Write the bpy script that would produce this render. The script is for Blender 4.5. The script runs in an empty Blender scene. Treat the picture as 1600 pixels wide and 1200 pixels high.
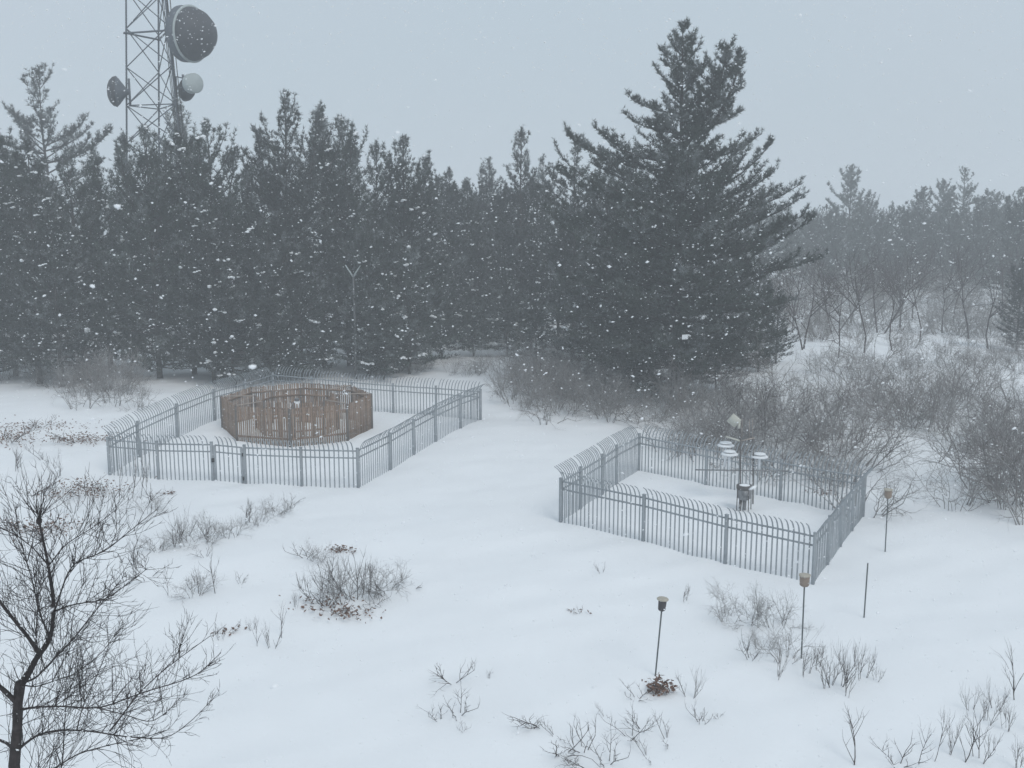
import bpy, bmesh, math, random
import numpy as np
from mathutils import Vector, Matrix

# ------------------------------------------------------------------ camera, sky, sun, exposure
sc = bpy.context.scene
COL = sc.collection
rng = np.random.default_rng(7)
R = math.radians

F_PX = 1650.0                       # focal length in photo pixels (1600 wide)
CAM = np.array((0.0, 0.0, 12.0))
PITCH = math.atan(285.0 / F_PX)
cam_data = bpy.data.cameras.new('camera')
cam_data.sensor_width = 36.0
cam_data.sensor_fit = 'HORIZONTAL'
cam_data.lens = 36.0 * F_PX / 1600.0
cam_data.clip_start = 0.1
cam_data.clip_end = 6000
cam_data.dof.use_dof = True
cam_data.dof.focus_distance = 42.0
cam_data.dof.aperture_fstop = 10.0
cam = bpy.data.objects.new('camera', cam_data)
COL.objects.link(cam)
cam.location = CAM
cam.rotation_euler = (math.pi / 2 - PITCH, 0, 0)
sc.camera = cam

SUN_EL, SUN_AZ = R(48), R(150)      # azimuth measured clockwise from +Y (behind the camera, to the right)
world = bpy.data.worlds.new('World')
sc.world = world
world.use_nodes = True
nt = world.node_tree
bg = nt.nodes['Background']
sky = nt.nodes.new('ShaderNodeTexSky')
sky.sky_type = 'NISHITA'
sky.sun_disc = False
sky.sun_elevation = SUN_EL
sky.sun_rotation = SUN_AZ
sky.air_density = 1.0
sky.dust_density = 4.0
mixn = nt.nodes.new('ShaderNodeMix')
mixn.data_type = 'RGBA'
mixn.inputs['Factor'].default_value = 0.93          # an even deck of snow cloud over the clear sky
mixn.inputs['B'].default_value = (5.38, 6.36, 7.2, 1)
cn = nt.nodes.new('ShaderNodeTexNoise')             # faint cooler and warmer tones of the cloud, the same all over the sky
cn.inputs['Scale'].default_value = 2.2
cn.inputs['Detail'].default_value = 3
cm = nt.nodes.new('ShaderNodeMix')
cm.data_type = 'RGBA'
cm.inputs['A'].default_value = (5.05, 6.32, 7.2, 1)
cm.inputs['B'].default_value = (5.85, 6.42, 7.2, 1)
tcw = nt.nodes.new('ShaderNodeTexCoord')
nt.links.new(tcw.outputs['Generated'], cn.inputs['Vector'])
nt.links.new(cn.outputs['Fac'], cm.inputs['Factor'])
nt.links.new(cm.outputs['Result'], mixn.inputs['B'])
nt.links.new(sky.outputs[0], mixn.inputs['A'])
nt.links.new(mixn.outputs['Result'], bg.inputs['Color'])
bg.inputs['Strength'].default_value = 0.1

sun_data = bpy.data.lights.new('sun', 'SUN')
sun_data.energy = 1.12
sun_data.angle = R(24)
sun_data.color = (1.0, 0.97, 0.93)
sun = bpy.data.objects.new('sun', sun_data)
COL.objects.link(sun)
sdir = Vector((math.sin(SUN_AZ) * math.cos(SUN_EL), math.cos(SUN_AZ) * math.cos(SUN_EL), math.sin(SUN_EL)))
sun.rotation_euler = (-sdir).to_track_quat('-Z', 'Y').to_euler()

vs = sc.view_settings
vs.view_transform = 'Standard'
vs.look = 'None'
vs.gamma = 1.0
vs.exposure = 0.0
vs.use_curve_mapping = False
cy = sc.cycles
cy.max_bounces = 6
cy.diffuse_bounces = 3
cy.glossy_bounces = 2
cy.transmission_bounces = 2
cy.volume_bounces = 1
cy.transparent_max_bounces = 8
cy.use_denoising = True
cy.caustics_reflective = False
cy.caustics_refractive = False
HAZE_DENSITY = 0.0027

# ------------------------------------------------------------------ terrain
BUMPS = [  # x, y, height, spread : the gentle swells that the fences climb over
    (-2.8, 52.0, 0.30, 4.5), (-17.0, 52.0, 0.34, 4.0), (5.0, 39.5, 0.24, 4.5), (-9.0, 50.0, 0.10, 7.0),
    (14.0, 62.0, 0.5, 6.0), (27.0, 70.0, 0.9, 5.0), (33.0, 66.0, 0.7, 4.0), (24.0, 84.0, 1.0, 9.0), (-26.0, 60.0, 0.7, 7.0),
    (-24.0, 45.0, 0.35, 4.0), (-3.0, 36.0, 0.22, 5.0), (1.0, 27.0, 0.14, 4.0), (10.0, 26.0, 0.22, 3.5), (-9.0, 33.0, 0.25, 4.0),
    (13.0, 22.0, 0.25, 3.0), (0.0, 72.0, 0.5, 9.0), (19.0, 43.0, 0.3, 4.0), (-14, 36, .2, 3), (22, 34, .35, 5),
]

def vnoise(x, y, seed):
    xi, yi = np.floor(x), np.floor(y)
    fx, fy = x - xi, y - yi
    def h(a, b):
        v = np.sin(a * 127.1 + b * 311.7 + seed * 74.7) * 43758.5453
        return v - np.floor(v)
    u, v = fx * fx * (3 - 2 * fx), fy * fy * (3 - 2 * fy)
    return (h(xi, yi) * (1 - u) + h(xi + 1, yi) * u) * (1 - v) + (h(xi, yi + 1) * (1 - u) + h(xi + 1, yi + 1) * u) * v

def hgt(x, y):
    x = np.asarray(x, float); y = np.asarray(y, float)
    z = np.zeros(np.broadcast(x, y).shape)
    for bx, by, a, s in BUMPS:
        z = z + a * np.exp(-((x - bx) ** 2 + (y - by) ** 2) / (2 * s * s))
    near = np.exp(-(np.clip(y - 30, 0, None) / 90) ** 2)
    # wind-laid drifts: long soft ridges and small ripples
    a, b = x * .86 + y * .5, -x * .5 + y * .86
    z = z + .16 * (vnoise(a * .12 + 7, b * .30 + 3, 1) - .5)
    z = z + .085 * near * (vnoise(a * .45, b * 1.2, 2) - .5)
    z = z + .028 * near * (vnoise(a * 1.3, b * 3.2, 3) - .5)
    r = np.sqrt(x * x + y * y)
    z = z - 7.0 * np.clip((r - 130) / 500, 0, 1) ** 1.5
    return z

FWD = np.array((0, math.cos(PITCH), -math.sin(PITCH)))
UP = np.array((0, math.sin(PITCH), math.cos(PITCH)))

def ray(px, py):
    return FWD + np.array((1, 0, 0)) * (px - 800) / F_PX + UP * (-(py - 600) / F_PX)

def at(px, py, z=None):
    """photo pixel -> point on the ground (or on the level z)"""
    d = ray(px, py)
    zz = 0.0 if z is None else z
    for _ in range(1 if z is not None else 12):
        p = CAM + d * ((zz - CAM[2]) / d[2])
        if z is None:
            zz = float(hgt(p[0], p[1]))
    return p

def aty(px, py, Y):
    """photo pixel -> point at the distance Y along the view"""
    d = ray(px, py)
    return CAM + d * (Y / d[1])

def gz(x, y):
    return float(hgt(x, y))

def px_h(py, x, y):
    """height at which something standing at x, y reaches the picture row py"""
    d = ray(800, py)
    return CAM[2] + d[2] * (y / d[1])

# ------------------------------------------------------------------ materials
def mat(name, col, rough=0.8, var=0.25, scale=6.0, bump=0.0, bscale=40.0, metal=0.0, col2=None, objvar=0.0, trans=0.0):
    m = bpy.data.materials.new(name)
    m.use_nodes = True
    n = m.node_tree
    b = n.nodes['Principled BSDF']
    b.inputs['Roughness'].default_value = rough
    b.inputs['Metallic'].default_value = metal
    b.inputs['Specular IOR Level'].default_value = 0.25
    tc = n.nodes.new('ShaderNodeTexCoord')
    nz = n.nodes.new('ShaderNodeTexNoise')
    nz.inputs['Scale'].default_value = scale
    nz.inputs['Detail'].default_value = 4
    n.links.new(tc.outputs['Object'], nz.inputs['Vector'])
    rp = n.nodes.new('ShaderNodeValToRGB')
    c2 = col2 if col2 else tuple(min(1, c * (1 + var)) for c in col)
    c1 = tuple(c * (1 - var) for c in col)
    rp.color_ramp.elements[0].position = .3
    rp.color_ramp.elements[1].position = .7
    rp.color_ramp.elements[0].color = (*c1, 1)
    rp.color_ramp.elements[1].color = (*c2, 1)
    n.links.new(nz.outputs['Fac'], rp.inputs['Fac'])
    out = rp.outputs['Color']
    if objvar:
        oi = n.nodes.new('ShaderNodeObjectInfo')
        mr = n.nodes.new('ShaderNodeMapRange')
        mr.inputs['To Min'].default_value = 1 - objvar
        mr.inputs['To Max'].default_value = 1 + objvar
        n.links.new(oi.outputs['Random'], mr.inputs['Value'])
        mx = n.nodes.new('ShaderNodeVectorMath')
        mx.operation = 'SCALE'
        n.links.new(out, mx.inputs[0])
        n.links.new(mr.outputs['Result'], mx.inputs['Scale'])
        out = mx.outputs['Vector']
    n.links.new(out, b.inputs['Base Color'])
    if bump:
        bn = n.nodes.new('ShaderNodeTexNoise')
        bn.inputs['Scale'].default_value = bscale
        bn.inputs['Detail'].default_value = 6
        n.links.new(tc.outputs['Object'], bn.inputs['Vector'])
        bp = n.nodes.new('ShaderNodeBump')
        bp.inputs['Strength'].default_value = bump
        bp.inputs['Distance'].default_value = 0.02
        n.links.new(bn.outputs['Fac'], bp.inputs['Height'])
        n.links.new(bp.outputs['Normal'], b.inputs['Normal'])
    return m

def frosted(m, col, scale, lo, hi, amount):
    """blown snow clinging in patches"""
    n = m.node_tree
    b = n.nodes['Principled BSDF']
    src = b.inputs['Base Color'].links[0].from_socket
    tc = n.nodes.new('ShaderNodeTexCoord')
    oi = n.nodes.new('ShaderNodeObjectInfo')
    sh = n.nodes.new('ShaderNodeVectorMath'); sh.operation = 'SCALE'
    sh.inputs[0].default_value = (37, 21, 53)
    n.links.new(oi.outputs['Random'], sh.inputs['Scale'])
    ad = n.nodes.new('ShaderNodeVectorMath'); ad.operation = 'ADD'
    n.links.new(tc.outputs['Object'], ad.inputs[0]); n.links.new(sh.outputs['Vector'], ad.inputs[1])
    nz = n.nodes.new('ShaderNodeTexNoise')
    nz.inputs['Scale'].default_value = scale; nz.inputs['Detail'].default_value = 5; nz.inputs['Roughness'].default_value = .68
    n.links.new(ad.outputs['Vector'], nz.inputs['Vector'])
    mr = n.nodes.new('ShaderNodeMapRange')
    mr.inputs['From Min'].default_value = lo; mr.inputs['From Max'].default_value = hi
    mr.inputs['To Max'].default_value = amount
    n.links.new(nz.outputs['Fac'], mr.inputs['Value'])
    mx = n.nodes.new('ShaderNodeMix'); mx.data_type = 'RGBA'
    n.links.new(mr.outputs['Result'], mx.inputs['Factor'])
    n.links.new(src, mx.inputs['A']); mx.inputs['B'].default_value = (*col, 1)
    n.links.new(mx.outputs['Result'], b.inputs['Base Color'])
    return m

M = dict(
    snow=mat('snow', (.86, .88, .90), .9, .02, .35, bump=.25, bscale=6.0),
    needles=frosted(mat('pine_needles', (.028, .038, .030), .7, .5, 1.6, objvar=.45), (.30, .325, .335), .75, .49, .67, .8),
    bark=mat('pine_bark', (.055, .050, .048), .9, .4, 5, bump=.5),
    twig=frosted(mat('bare_twig', (.15, .132, .124), .85, .35, 9, objvar=.25), (.50, .51, .52), 1.1, .38, .70, .75),
    stem=mat('dark_bare_stem', (.062, .050, .048), .85, .35, 9, objvar=.2),
    dark_twig=mat('dark_branch_bark', (.040, .034, .034), .85, .4, 14, bump=.4, bscale=60),
    leaf=mat('dead_oak_leaf', (.15, .085, .06), .8, .45, 14),
    steel=mat('grey_painted_steel', (.30, .33, .355), .55, .10, 5, objvar=.08),
    tower=mat('galvanised_tower_steel', (.10, .115, .135), .6, .15, 3),
    cable=mat('black_coax', (.035, .037, .04), .7, .2, 6),
    radome=mat('dark_radome', (.055, .058, .066), .6, .12, 1.2),
    pale=mat('pale_radome', (.42, .47, .47), .6, .06, 2),
    wood=frosted(mat('weathered_brown_slat', (.245, .172, .126), .85, .3, 7, objvar=.25, bump=.4, bscale=30), (.42, .40, .39), .8, .45, .75, .5),
    post=mat('grey_timber_post', (.16, .145, .135), .85, .25, 7, objvar=.15),
    brace=mat('bare_pale_batten', (.40, .34, .30), .8, .15, 8),
    white=mat('white_plastic_shield', (.78, .80, .82), .5, .04, 5),
    cream=mat('cream_sensor_housing', (.52, .52, .46), .6, .06, 5),
    gauge=mat('dull_gauge_metal', (.22, .225, .235), .5, .3, 4, metal=.2),
    gauge_d=mat('stained_dark_metal', (.10, .095, .095), .7, .3, 8),
    tan=mat('tan_bucket', (.26, .205, .165), .75, .12, 9),
    tanlid=mat('pale_tan_lid', (.42, .39, .33), .75, .1, 9),
    darkcup=mat('dark_cup', (.060, .056, .060), .6, .15, 9),
    pole=mat('thin_grey_pole', (.10, .115, .12), .6, .15, 9),
    utility=mat('weathered_grey_pole', (.13, .135, .14), .85, .2, 5),
    flake=mat('snow_flake', (.84, .86, .88), .9, .01, 1),
)

# ------------------------------------------------------------------ mesh helpers
def make_mesh(name, verts, tris=None, quads=None, material=None, smooth=False):
    me = bpy.data.meshes.new(name)
    verts = np.asarray(verts, np.float32).reshape(-1, 3)
    tris = np.zeros((0, 3), np.int32) if tris is None or len(tris) == 0 else np.asarray(tris, np.int32)
    quads = np.zeros((0, 4), np.int32) if quads is None or len(quads) == 0 else np.asarray(quads, np.int32)
    nt_, nq = len(tris), len(quads)
    me.vertices.add(len(verts))
    me.vertices.foreach_set('co', verts.ravel())
    me.loops.add(nt_ * 3 + nq * 4)
    me.loops.foreach_set('vertex_index', np.concatenate((tris.ravel(), quads.ravel())))
    me.polygons.add(nt_ + nq)
    st = np.concatenate((np.arange(nt_) * 3, nt_ * 3 + np.arange(nq) * 4)).astype(np.int32)
    me.polygons.foreach_set('loop_start', st)
    if smooth:
        me.polygons.foreach_set('use_smooth', np.ones(nt_ + nq, bool))
    me.update(calc_edges=True)
    me.validate()
    if material:
        me.materials.append(material)
    return me

class MB:
    """collects vertices, triangles and quads for ONE mesh"""
    def __init__(s):
        s.v, s.t, s.q, s.n = [], [], [], 0
    def add(s, v, t=None, q=None):
        v = np.asarray(v, float).reshape(-1, 3)
        if t is not None and len(t): s.t.append(np.asarray(t, int) + s.n)
        if q is not None and len(q): s.q.append(np.asarray(q, int) + s.n)
        s.v.append(v); s.n += len(v)
        return s
    def mesh(s, name, m, smooth=False):
        return make_mesh(name, np.concatenate(s.v), np.concatenate(s.t) if s.t else None, np.concatenate(s.q) if s.q else None, m, smooth)
    # shapes
    def tubes(s, P, Rr, S=4, cap=True):
        P = np.asarray(P, float); Rr = np.asarray(Rr, float)
        B, K = P.shape[:2]
        T = np.gradient(P, axis=1)
        T /= np.linalg.norm(T, axis=2, keepdims=True) + 1e-9
        mean = P[:, -1] - P[:, 0]
        ref = np.where(np.abs(mean[:, 2:3]) > .8 * np.linalg.norm(mean, axis=1, keepdims=True), np.array([[1., .13, 0]]), np.array([[.1, .05, 1.]]))
        U = np.cross(T, ref[:, None, :]); U /= np.linalg.norm(U, axis=2, keepdims=True) + 1e-9
        V = np.cross(T, U)
        a = np.arange(S) * 2 * math.pi / S
        ring = P[:, :, None, :] + Rr[:, :, None, None] * (np.cos(a)[None, None, :, None] * U[:, :, None, :] + np.sin(a)[None, None, :, None] * V[:, :, None, :])
        v = ring.reshape(-1, 3)
        b, k, i = np.meshgrid(np.arange(B), np.arange(K - 1), np.arange(S), indexing='ij')
        base = b * K * S
        i2 = (i + 1) % S
        q = np.stack((base + k * S + i, base + k * S + i2, base + (k + 1) * S + i2, base + (k + 1) * S + i), -1).reshape(-1, 4)
        tt = None
        if cap and S >= 3:
            f = np.arange(1, S - 1)
            e = (np.arange(B) * K * S)[:, None]
            t0 = np.stack((np.broadcast_to(e, (B, S - 2)), e + f + 1, e + f), -1).reshape(-1, 3)
            e = e + (K - 1) * S
            t1 = np.stack((np.broadcast_to(e, (B, S - 2)), e + f, e + f + 1), -1).reshape(-1, 3)
            tt = np.concatenate((t0, t1))
        return s.add(v, tt, q)
    def tube(s, pts, r, S=6):
        pts = np.asarray(pts, float)
        rr = np.full(len(pts), r) if np.isscalar(r) else np.asarray(r, float)
        return s.tubes(pts[None], rr[None], S)
    def box(s, c, d, rot=None):
        c = np.asarray(c, float); d = np.asarray(d, float) / 2
        v = np.array([(x, y, z) for x in (-1, 1) for y in (-1, 1) for z in (-1, 1)], float) * d
        if rot is not None: v = v @ np.asarray(rot).T
        q = [(0, 1, 3, 2), (4, 6, 7, 5), (0, 4, 5, 1), (2, 3, 7, 6), (0, 2, 6, 4), (1, 5, 7, 3)]
        return s.add(v + c, None, q)
    def lathe(s, prof, S=20, axis=None, origin=(0, 0, 0)):
        """prof: (radius, height) list; axis: direction of the height"""
        prof = np.asarray(prof, float)
        a = np.arange(S) * 2 * math.pi / S
        K = len(prof)
        v = np.stack((prof[:, None, 0] * np.cos(a), prof[:, None, 0] * np.sin(a), np.broadcast_to(prof[:, None, 1], (K, S))), -1).reshape(-1, 3)
        if axis is not None:
            m = np.array(Vector(axis).to_track_quat('Z', 'Y').to_matrix())
            v = v @ m.T
        v = v + np.asarray(origin, float)
        k, i = np.meshgrid(np.arange(K - 1), np.arange(S), indexing='ij')
        i2 = (i + 1) % S
        q = np.stack((k * S + i, k * S + i2, (k + 1) * S + i2, (k + 1) * S + i), -1).reshape(-1, 4)
        f = np.arange(1, S - 1)
        t = np.concatenate((np.stack((np.zeros_like(f), f + 1, f), -1), np.stack((np.zeros_like(f), f, f + 1), -1) + (K - 1) * S))
        return s.add(v, t, q)

def obj(name, me, parent=None, loc=(0, 0, 0), rot=None, scale=None):
    o = bpy.data.objects.new(name, me)
    COL.objects.link(o)
    o.location = [float(c) for c in loc]
    if rot is not None: o.rotation_euler = rot
    if scale is not None: o.scale = scale
    if parent is not None: o.parent = parent
    return o

def tag(o, label, cat, group=None, kind=None):
    o['label'] = label
    o['category'] = cat
    if group: o['group'] = group
    if kind: o['kind'] = kind
    return o

def thing(name, label, cat, loc=(0, 0, 0), rotz=0, group=None):
    o = bpy.data.objects.new(name, None)
    COL.objects.link(o)
    o.empty_display_size = .3
    o.location = [float(c) for c in loc]
    o.rotation_euler = (0, 0, rotz)
    return tag(o, label, cat, group)

def place(o, p0, p1, parent=None):
    """stretch a unit bar (along +Z, length 1) from p0 to p1"""
    p0, p1 = Vector(p0), Vector(p1)
    d = p1 - p0
    o.location = p0
    o.rotation_euler = d.to_track_quat('Z', 'Y').to_euler()
    o.scale = (1, 1, d.length)
    return o

def rail_place(o, p0, p1):
    """a unit bar along +X (kept upright) from p0 to p1"""
    p0, p1 = Vector(p0), Vector(p1)
    d = p1 - p0
    o.location = p0
    o.rotation_euler = (0, -math.atan2(d.z, math.hypot(d.x, d.y)), math.atan2(d.y, d.x))
    o.scale = (d.length, 1, 1)
    return o

# ------------------------------------------------------------------ the ground: one sheet of snow
def axis_pts(lo, hi, flo, fhi, step, grow=1.22):
    a = list(np.arange(flo, fhi + step * .5, step))
    s, x = step, a[-1]
    while x < hi:
        s *= grow; x += s; a.append(x)
    s, x = step, a[0]
    pre = []
    while x > lo:
        s *= grow; x -= s; pre.append(x)
    return np.array(pre[::-1] + a)

gx = axis_pts(-1300, 1300, -34, 40, .30)
gy = axis_pts(-1300, 1300, 8, 88, .30)
X, Y = np.meshgrid(gx, gy, indexing='ij')
Zg = hgt(X, Y)
nx, ny = X.shape
i, j = np.meshgrid(np.arange(nx - 1), np.arange(ny - 1), indexing='ij')
gq = np.stack((i * ny + j, (i + 1) * ny + j, (i + 1) * ny + j + 1, i * ny + j + 1), -1).reshape(-1, 4)
ground = obj('ground', make_mesh('ground', np.stack((X, Y, Zg), -1), None, gq, M['snow'], True))
ground['kind'] = 'structure'
ground['label'] = 'wind-smoothed snow covering the whole hilltop'

# ------------------------------------------------------------------ palisade fences
RAIL_Z, POST_H, TOP_H, OUT = (1.26, 1.56), 1.68, 2.05, 0.36

def picket_mesh():
    path = [(0, -.5), (0, .5), (0, 1.50)]
    for k in range(1, 6):
        t = k / 5
        a = t * R(62)
        path.append((-(1 - math.cos(a)) * OUT / (1 - math.cos(R(62))), 1.50 + math.sin(a) * (TOP_H - 1.5) / math.sin(R(62))))
    path = np.array(path)
    w = np.full(len(path), .027); w[-1] = .012
    v, q = [], []
    for k, (y, z) in enumerate(path):
        tg = path[min(k + 1, len(path) - 1)] - path[max(k - 1, 0)]
        tg = tg / np.linalg.norm(tg)
        nrm = np.array((tg[1], -tg[0]))
        for sx, sn in ((-1, .010), (0, -.014), (1, .010)):
            v.append((sx * w[k], y + nrm[0] * sn, z + nrm[1] * sn))
    K = len(path)
    for k in range(K - 1):
        for a, b in ((0, 1), (1, 2), (2, 0)):
            q.append((k * 3 + a, k * 3 + b, k * 3 + 3 + b, k * 3 + 3 + a))
    e = (K - 1) * 3
    return make_mesh('picket', v, [(e, e + 1, e + 2)], q, M['steel'])

PICKET = picket_mesh()
RAIL = MB().box((.5, 0, 0), (1, .045, .05)).mesh('rail', M['steel'])
POST = MB().box((0, 0, (POST_H - .5) / 2), (.10, .10, POST_H + .5)).box((0, 0, POST_H + .012), (.115, .115, .025)).mesh('post', M['steel'])
STILE = MB().box((0, 0, .75), (.085, .07, 1.62)).mesh('stile', M['steel'])
LATCH = MB().box((0, -.07, .92), (.10, .08, .16)).tube([(-.03, -.12, .94), (.05, -.12, .94)], .014).mesh('latch', M['cable'])
HINGE = MB().tube([(0, -.06, 0), (0, -.06, .14)], .03).mesh('hinge', M['cable'])

def build_fence(name, label, corners, bays, spacing, gate=None):
    """corners: plan points in order (counter-clockwise seen from above); bays: number of bays of each side"""
    root = thing(name, label, 'fence', (corners[0][0], corners[0][1], gz(*corners[0])), 0, None)
    ox, oy, oz = root.location
    def put(n, me, p, rz=0, parent=root, po=(0, 0, 0)):
        return obj(n, me, parent, (p[0] - ox - po[0], p[1] - oy - po[1], p[2] - oz - po[2]), (0, 0, rz))
    n = len(corners)
    for k in range(n):
        a, b = np.array(corners[k]), np.array(corners[(k + 1) % n])
        L = np.linalg.norm(b - a)
        d = (b - a) / L
        rz = math.atan2(d[1], d[0])
        stops = bays[k]
        pts = [a + (b - a) * s for s in stops]
        for m_, p in enumerate(pts[:-1]):
            put('post', POST, (p[0], p[1], gz(*p)), rz)
        for m_ in range(len(pts) - 1):
            p, q = pts[m_], pts[m_ + 1]
            zp, zq = gz(*p), gz(*q)
            holder, po = root, (0, 0, 0)
            is_gate = gate == (k, m_)
            if is_gate:
                holder = bpy.data.objects.new('gate', None); COL.objects.link(holder)
                holder.parent = root
                holder.location = (p[0] - ox, p[1] - oy, zp - oz)
                holder['label'] = 'narrow gate leaf with double stiles'
                po = tuple(holder.location)
                g = .14
                p, q = p + d * g, q - d * g
                for e in (p, q):
                    put('stile', STILE, (e[0], e[1], gz(*e)), rz, holder, po)
                put('latch', LATCH, (p[0] - d[0] * .07, p[1] - d[1] * .07, gz(*p)), rz, holder, po)
                for hz in (.15, 1.2):
                    put('hinge', HINGE, (q[0] + d[0] * .07, q[1] + d[1] * .07, gz(*q) + hz), rz, holder, po)
                zp, zq = gz(*p), gz(*q)
            nrm = np.array((-d[1], d[0])) * .036
            for h in RAIL_Z:
                o = obj('rail', RAIL, holder)
                rail_place(o, (p[0] - ox - po[0] + nrm[0], p[1] - oy - po[1] + nrm[1], zp + h - oz - po[2]),
                           (q[0] - ox - po[0] + nrm[0], q[1] - oy - po[1] + nrm[1], zq + h - oz - po[2]))
            l = np.linalg.norm(q - p)
            c = max(2, int(round(l / spacing)))
            for s in range(1, c):
                e = p + (q - p) * s / c
                ze = zp + (zq - zp) * s / c
                o = put('picket', PICKET, (e[0], e[1], ze), rz + random.uniform(-.03, .03), holder, po)
                o.rotation_euler.x = random.uniform(-.008, .008)
                o.rotation_euler.y = random.uniform(-.006, .006)
    return root

random.seed(4)
def plan(*pp):
    return [tuple(at(*p)[:2]) for p in pp]

def frac(corners, k, pxs):
    """post stops along side k from picture columns"""
    a, b = np.array(corners[k]), np.array(corners[(k + 1) % len(corners)])
    out = [0.]
    for px in pxs:
        # intersect plan line with the vertical plane through the column (small-pitch approximation)
        best = min(np.linspace(0, 1, 2001), key=lambda s: abs(proj(*(a + (b - a) * s))[0] - px))
        out.append(float(best))
    return out + [1.]

def proj(x, y, z=None):
    if z is None: z = gz(x, y)
    v = np.array((x, y, z)) - CAM
    dpt = v @ FWD
    return 800 + F_PX * v[0] / dpt, 600 - F_PX * (v @ UP) / dpt

def even(n):
    return [k / n for k in range(n + 1)]

LC = plan((172, 742), (560, 762), (751, 656), (428, 626), (336, 657))
left_fence = build_fence('palisade_fence', 'grey steel palisade fence with gate round the octagonal slatted enclosure', LC,
            [frac(LC, 0, [248, 333, 384, 472]), frac(LC, 1, [610, 647, 681, 720]), even(5), even(2), frac(LC, 4, [278, 218])], .20, (0, 2))
RC = plan((876, 816), (1270, 913), (1348, 807), (998, 735))
right_fence = build_fence('palisade_fence', 'grey steel palisade fence round the weather instruments', RC,
            [frac(RC, 0, [1005, 1133]), frac(RC, 1, [1293, 1313, 1331]), even(3), frac(RC, 3, [963, 941, 907])], .178)

# ------------------------------------------------------------------ double octagonal slatted wind fence
SLAT = MB().box((0, 0, .74), (.067, .02, 2.04)).mesh('slat', M['wood'])
WPOST = MB().box((0, 0, .80), (.10, .10, 2.12)).mesh('post', M['post'])
WRAIL = MB().box((.5, 0, 0), (1, .04, .09)).mesh('rail', M['wood'])
BRACE = MB().box((.5, 0, 0), (1, .035, .05)).mesh('brace', M['brace'])
OC = np.array((-11.15, 53.8)); OA = R(6)

def ring_pts(rad):
    return [OC + rad * np.array((math.cos(OA + k * math.pi / 4), math.sin(OA + k * math.pi / 4))) for k in range(8)]

def wind_fence(rad, per, label, htop):
    z0 = gz(*OC)
    root = thing('wind_fence', label, 'wind fence', (OC[0], OC[1], z0))
    P = ring_pts(rad)
    for k in range(8):
        a, b = P[k] - OC, P[(k + 1) % 8] - OC
        d = (b - a) / np.linalg.norm(b - a)
        rz = math.atan2(d[1], d[0])
        nrm = np.array((d[1], -d[0]))
        obj('post', WPOST, root, (a[0], a[1], 0), (0, 0, rz + .4))
        for h in (.35, htop - .30):
            o = obj('rail', WRAIL, root)
            rail_place(o, (*(a - nrm * .032), h), (*(b - nrm * .032), h))
        for s in range(per):
            t = (s + .5) / per
            e = a + (b - a) * t
            o = obj('slat', SLAT, root, (e[0], e[1], htop - 1.76 + random.uniform(-.04, .03)), (0, random.uniform(-.012, .012), rz + random.uniform(-.06, .06)))
    return root

random.seed(9)
outer = wind_fence(3.82, 26, 'outer octagonal wind fence of upright brown wooden slats', 1.84)
inner = wind_fence(2.1, 11, 'smaller octagonal slatted fence nested inside the brown outer one', 1.80)
Po, Pi = ring_pts(3.75), ring_pts(2.2)
for k in range(8):
    o = obj('brace', BRACE, outer)
    rail_place(o, (*(Po[k] - OC), 1.87), (*(Pi[k] - OC), 1.85))

# the gauge in the middle of the two rings
g = thing('precipitation_gauge', 'small white box gauge at the centre of the slatted octagon', 'gauge', (OC[0], OC[1], gz(*OC)))
obj('stand', MB().tube([(0, 0, -.3), (0, 0, 1.05)], .05, 8).box((0, 0, .45), (.5, .04, .04)).mesh('stand', M['post']), g)
obj('housing', MB().box((0, 0, 1.30), (.28, .24, .46)).box((0, -.13, 1.3), (.2, .02, .3)).mesh('housing', M['white']), g)
obj('funnel', MB().lathe([(.10, 1.53), (.11, 1.62), (.13, 1.64), (.13, 1.68), (.115, 1.68), (.09, 1.60)], 14).mesh('funnel', M['gauge']), g)

# ------------------------------------------------------------------ weather instruments in the right yard
def sensor_shield(root, p, ztop, pipe_to):
    holder = bpy.data.objects.new('radiation_shield', None); COL.objects.link(holder)
    holder.parent = root
    holder.location = (p[0], p[1], ztop)
    obj('lower_plate', MB().lathe([(.06, -.10), (.20, -.115), (.335, -.10), (.345, -.075), (.30, -.04), (.20, -.015), (.05, -.012)], 28).mesh('lower_plate', M['white'], True), holder)
    obj('upper_plate', MB().lathe([(.05, .012), (.21, .008), (.245, .02), (.225, .055), (.12, .075), (.03, .08)], 28).mesh('upper_plate', M['white'], True), holder)
    obj('neck', MB().lathe([(.17, -.02), (.17, .012)], 20).mesh('neck', M['gauge_d']), holder)
    obj('pipe', MB().tube([(0, 0, pipe_to - ztop), (0, 0, -.09)], .048, 12).mesh('pipe', M['white'], True), holder)
    return holder

mp = at(1158, 787)
st = thing('instrument_stand', 'mast and cross beam carrying three white two-tier sensor shields', 'weather station', (mp[0], mp[1], gz(mp[0], mp[1])))
sz = st.location.z
YB = mp[1]
def loc(px, py, dy=0.0):
    p = aty(px, py, YB + dy)
    return (p[0] - mp[0], dy, p[2] - sz)
top = loc(1157, 648)
for px, ptop in ((1157, 646), (1177, 708)):
    a, b = loc(px, ptop), loc(px, 785)
    obj('mast', MB().tube([(b[0], 0, -.4), (a[0], 0, a[2])], .03, 8).mesh('mast', M['gauge_d']), st)
a, b = loc(1086, 734, .06), loc(1232, 736, .06)
obj('cross_beam', MB().tube([a, b], .028, 8).mesh('cross_beam', M['gauge']), st)
zb = a[2]
for px, py, dy in ((1134, 693, .55), (1140, 706.5, .0), (1187, 710.5, .06)):
    p = loc(px, py, dy)
    sensor_shield(st, (p[0], dy), p[2], zb)
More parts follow.
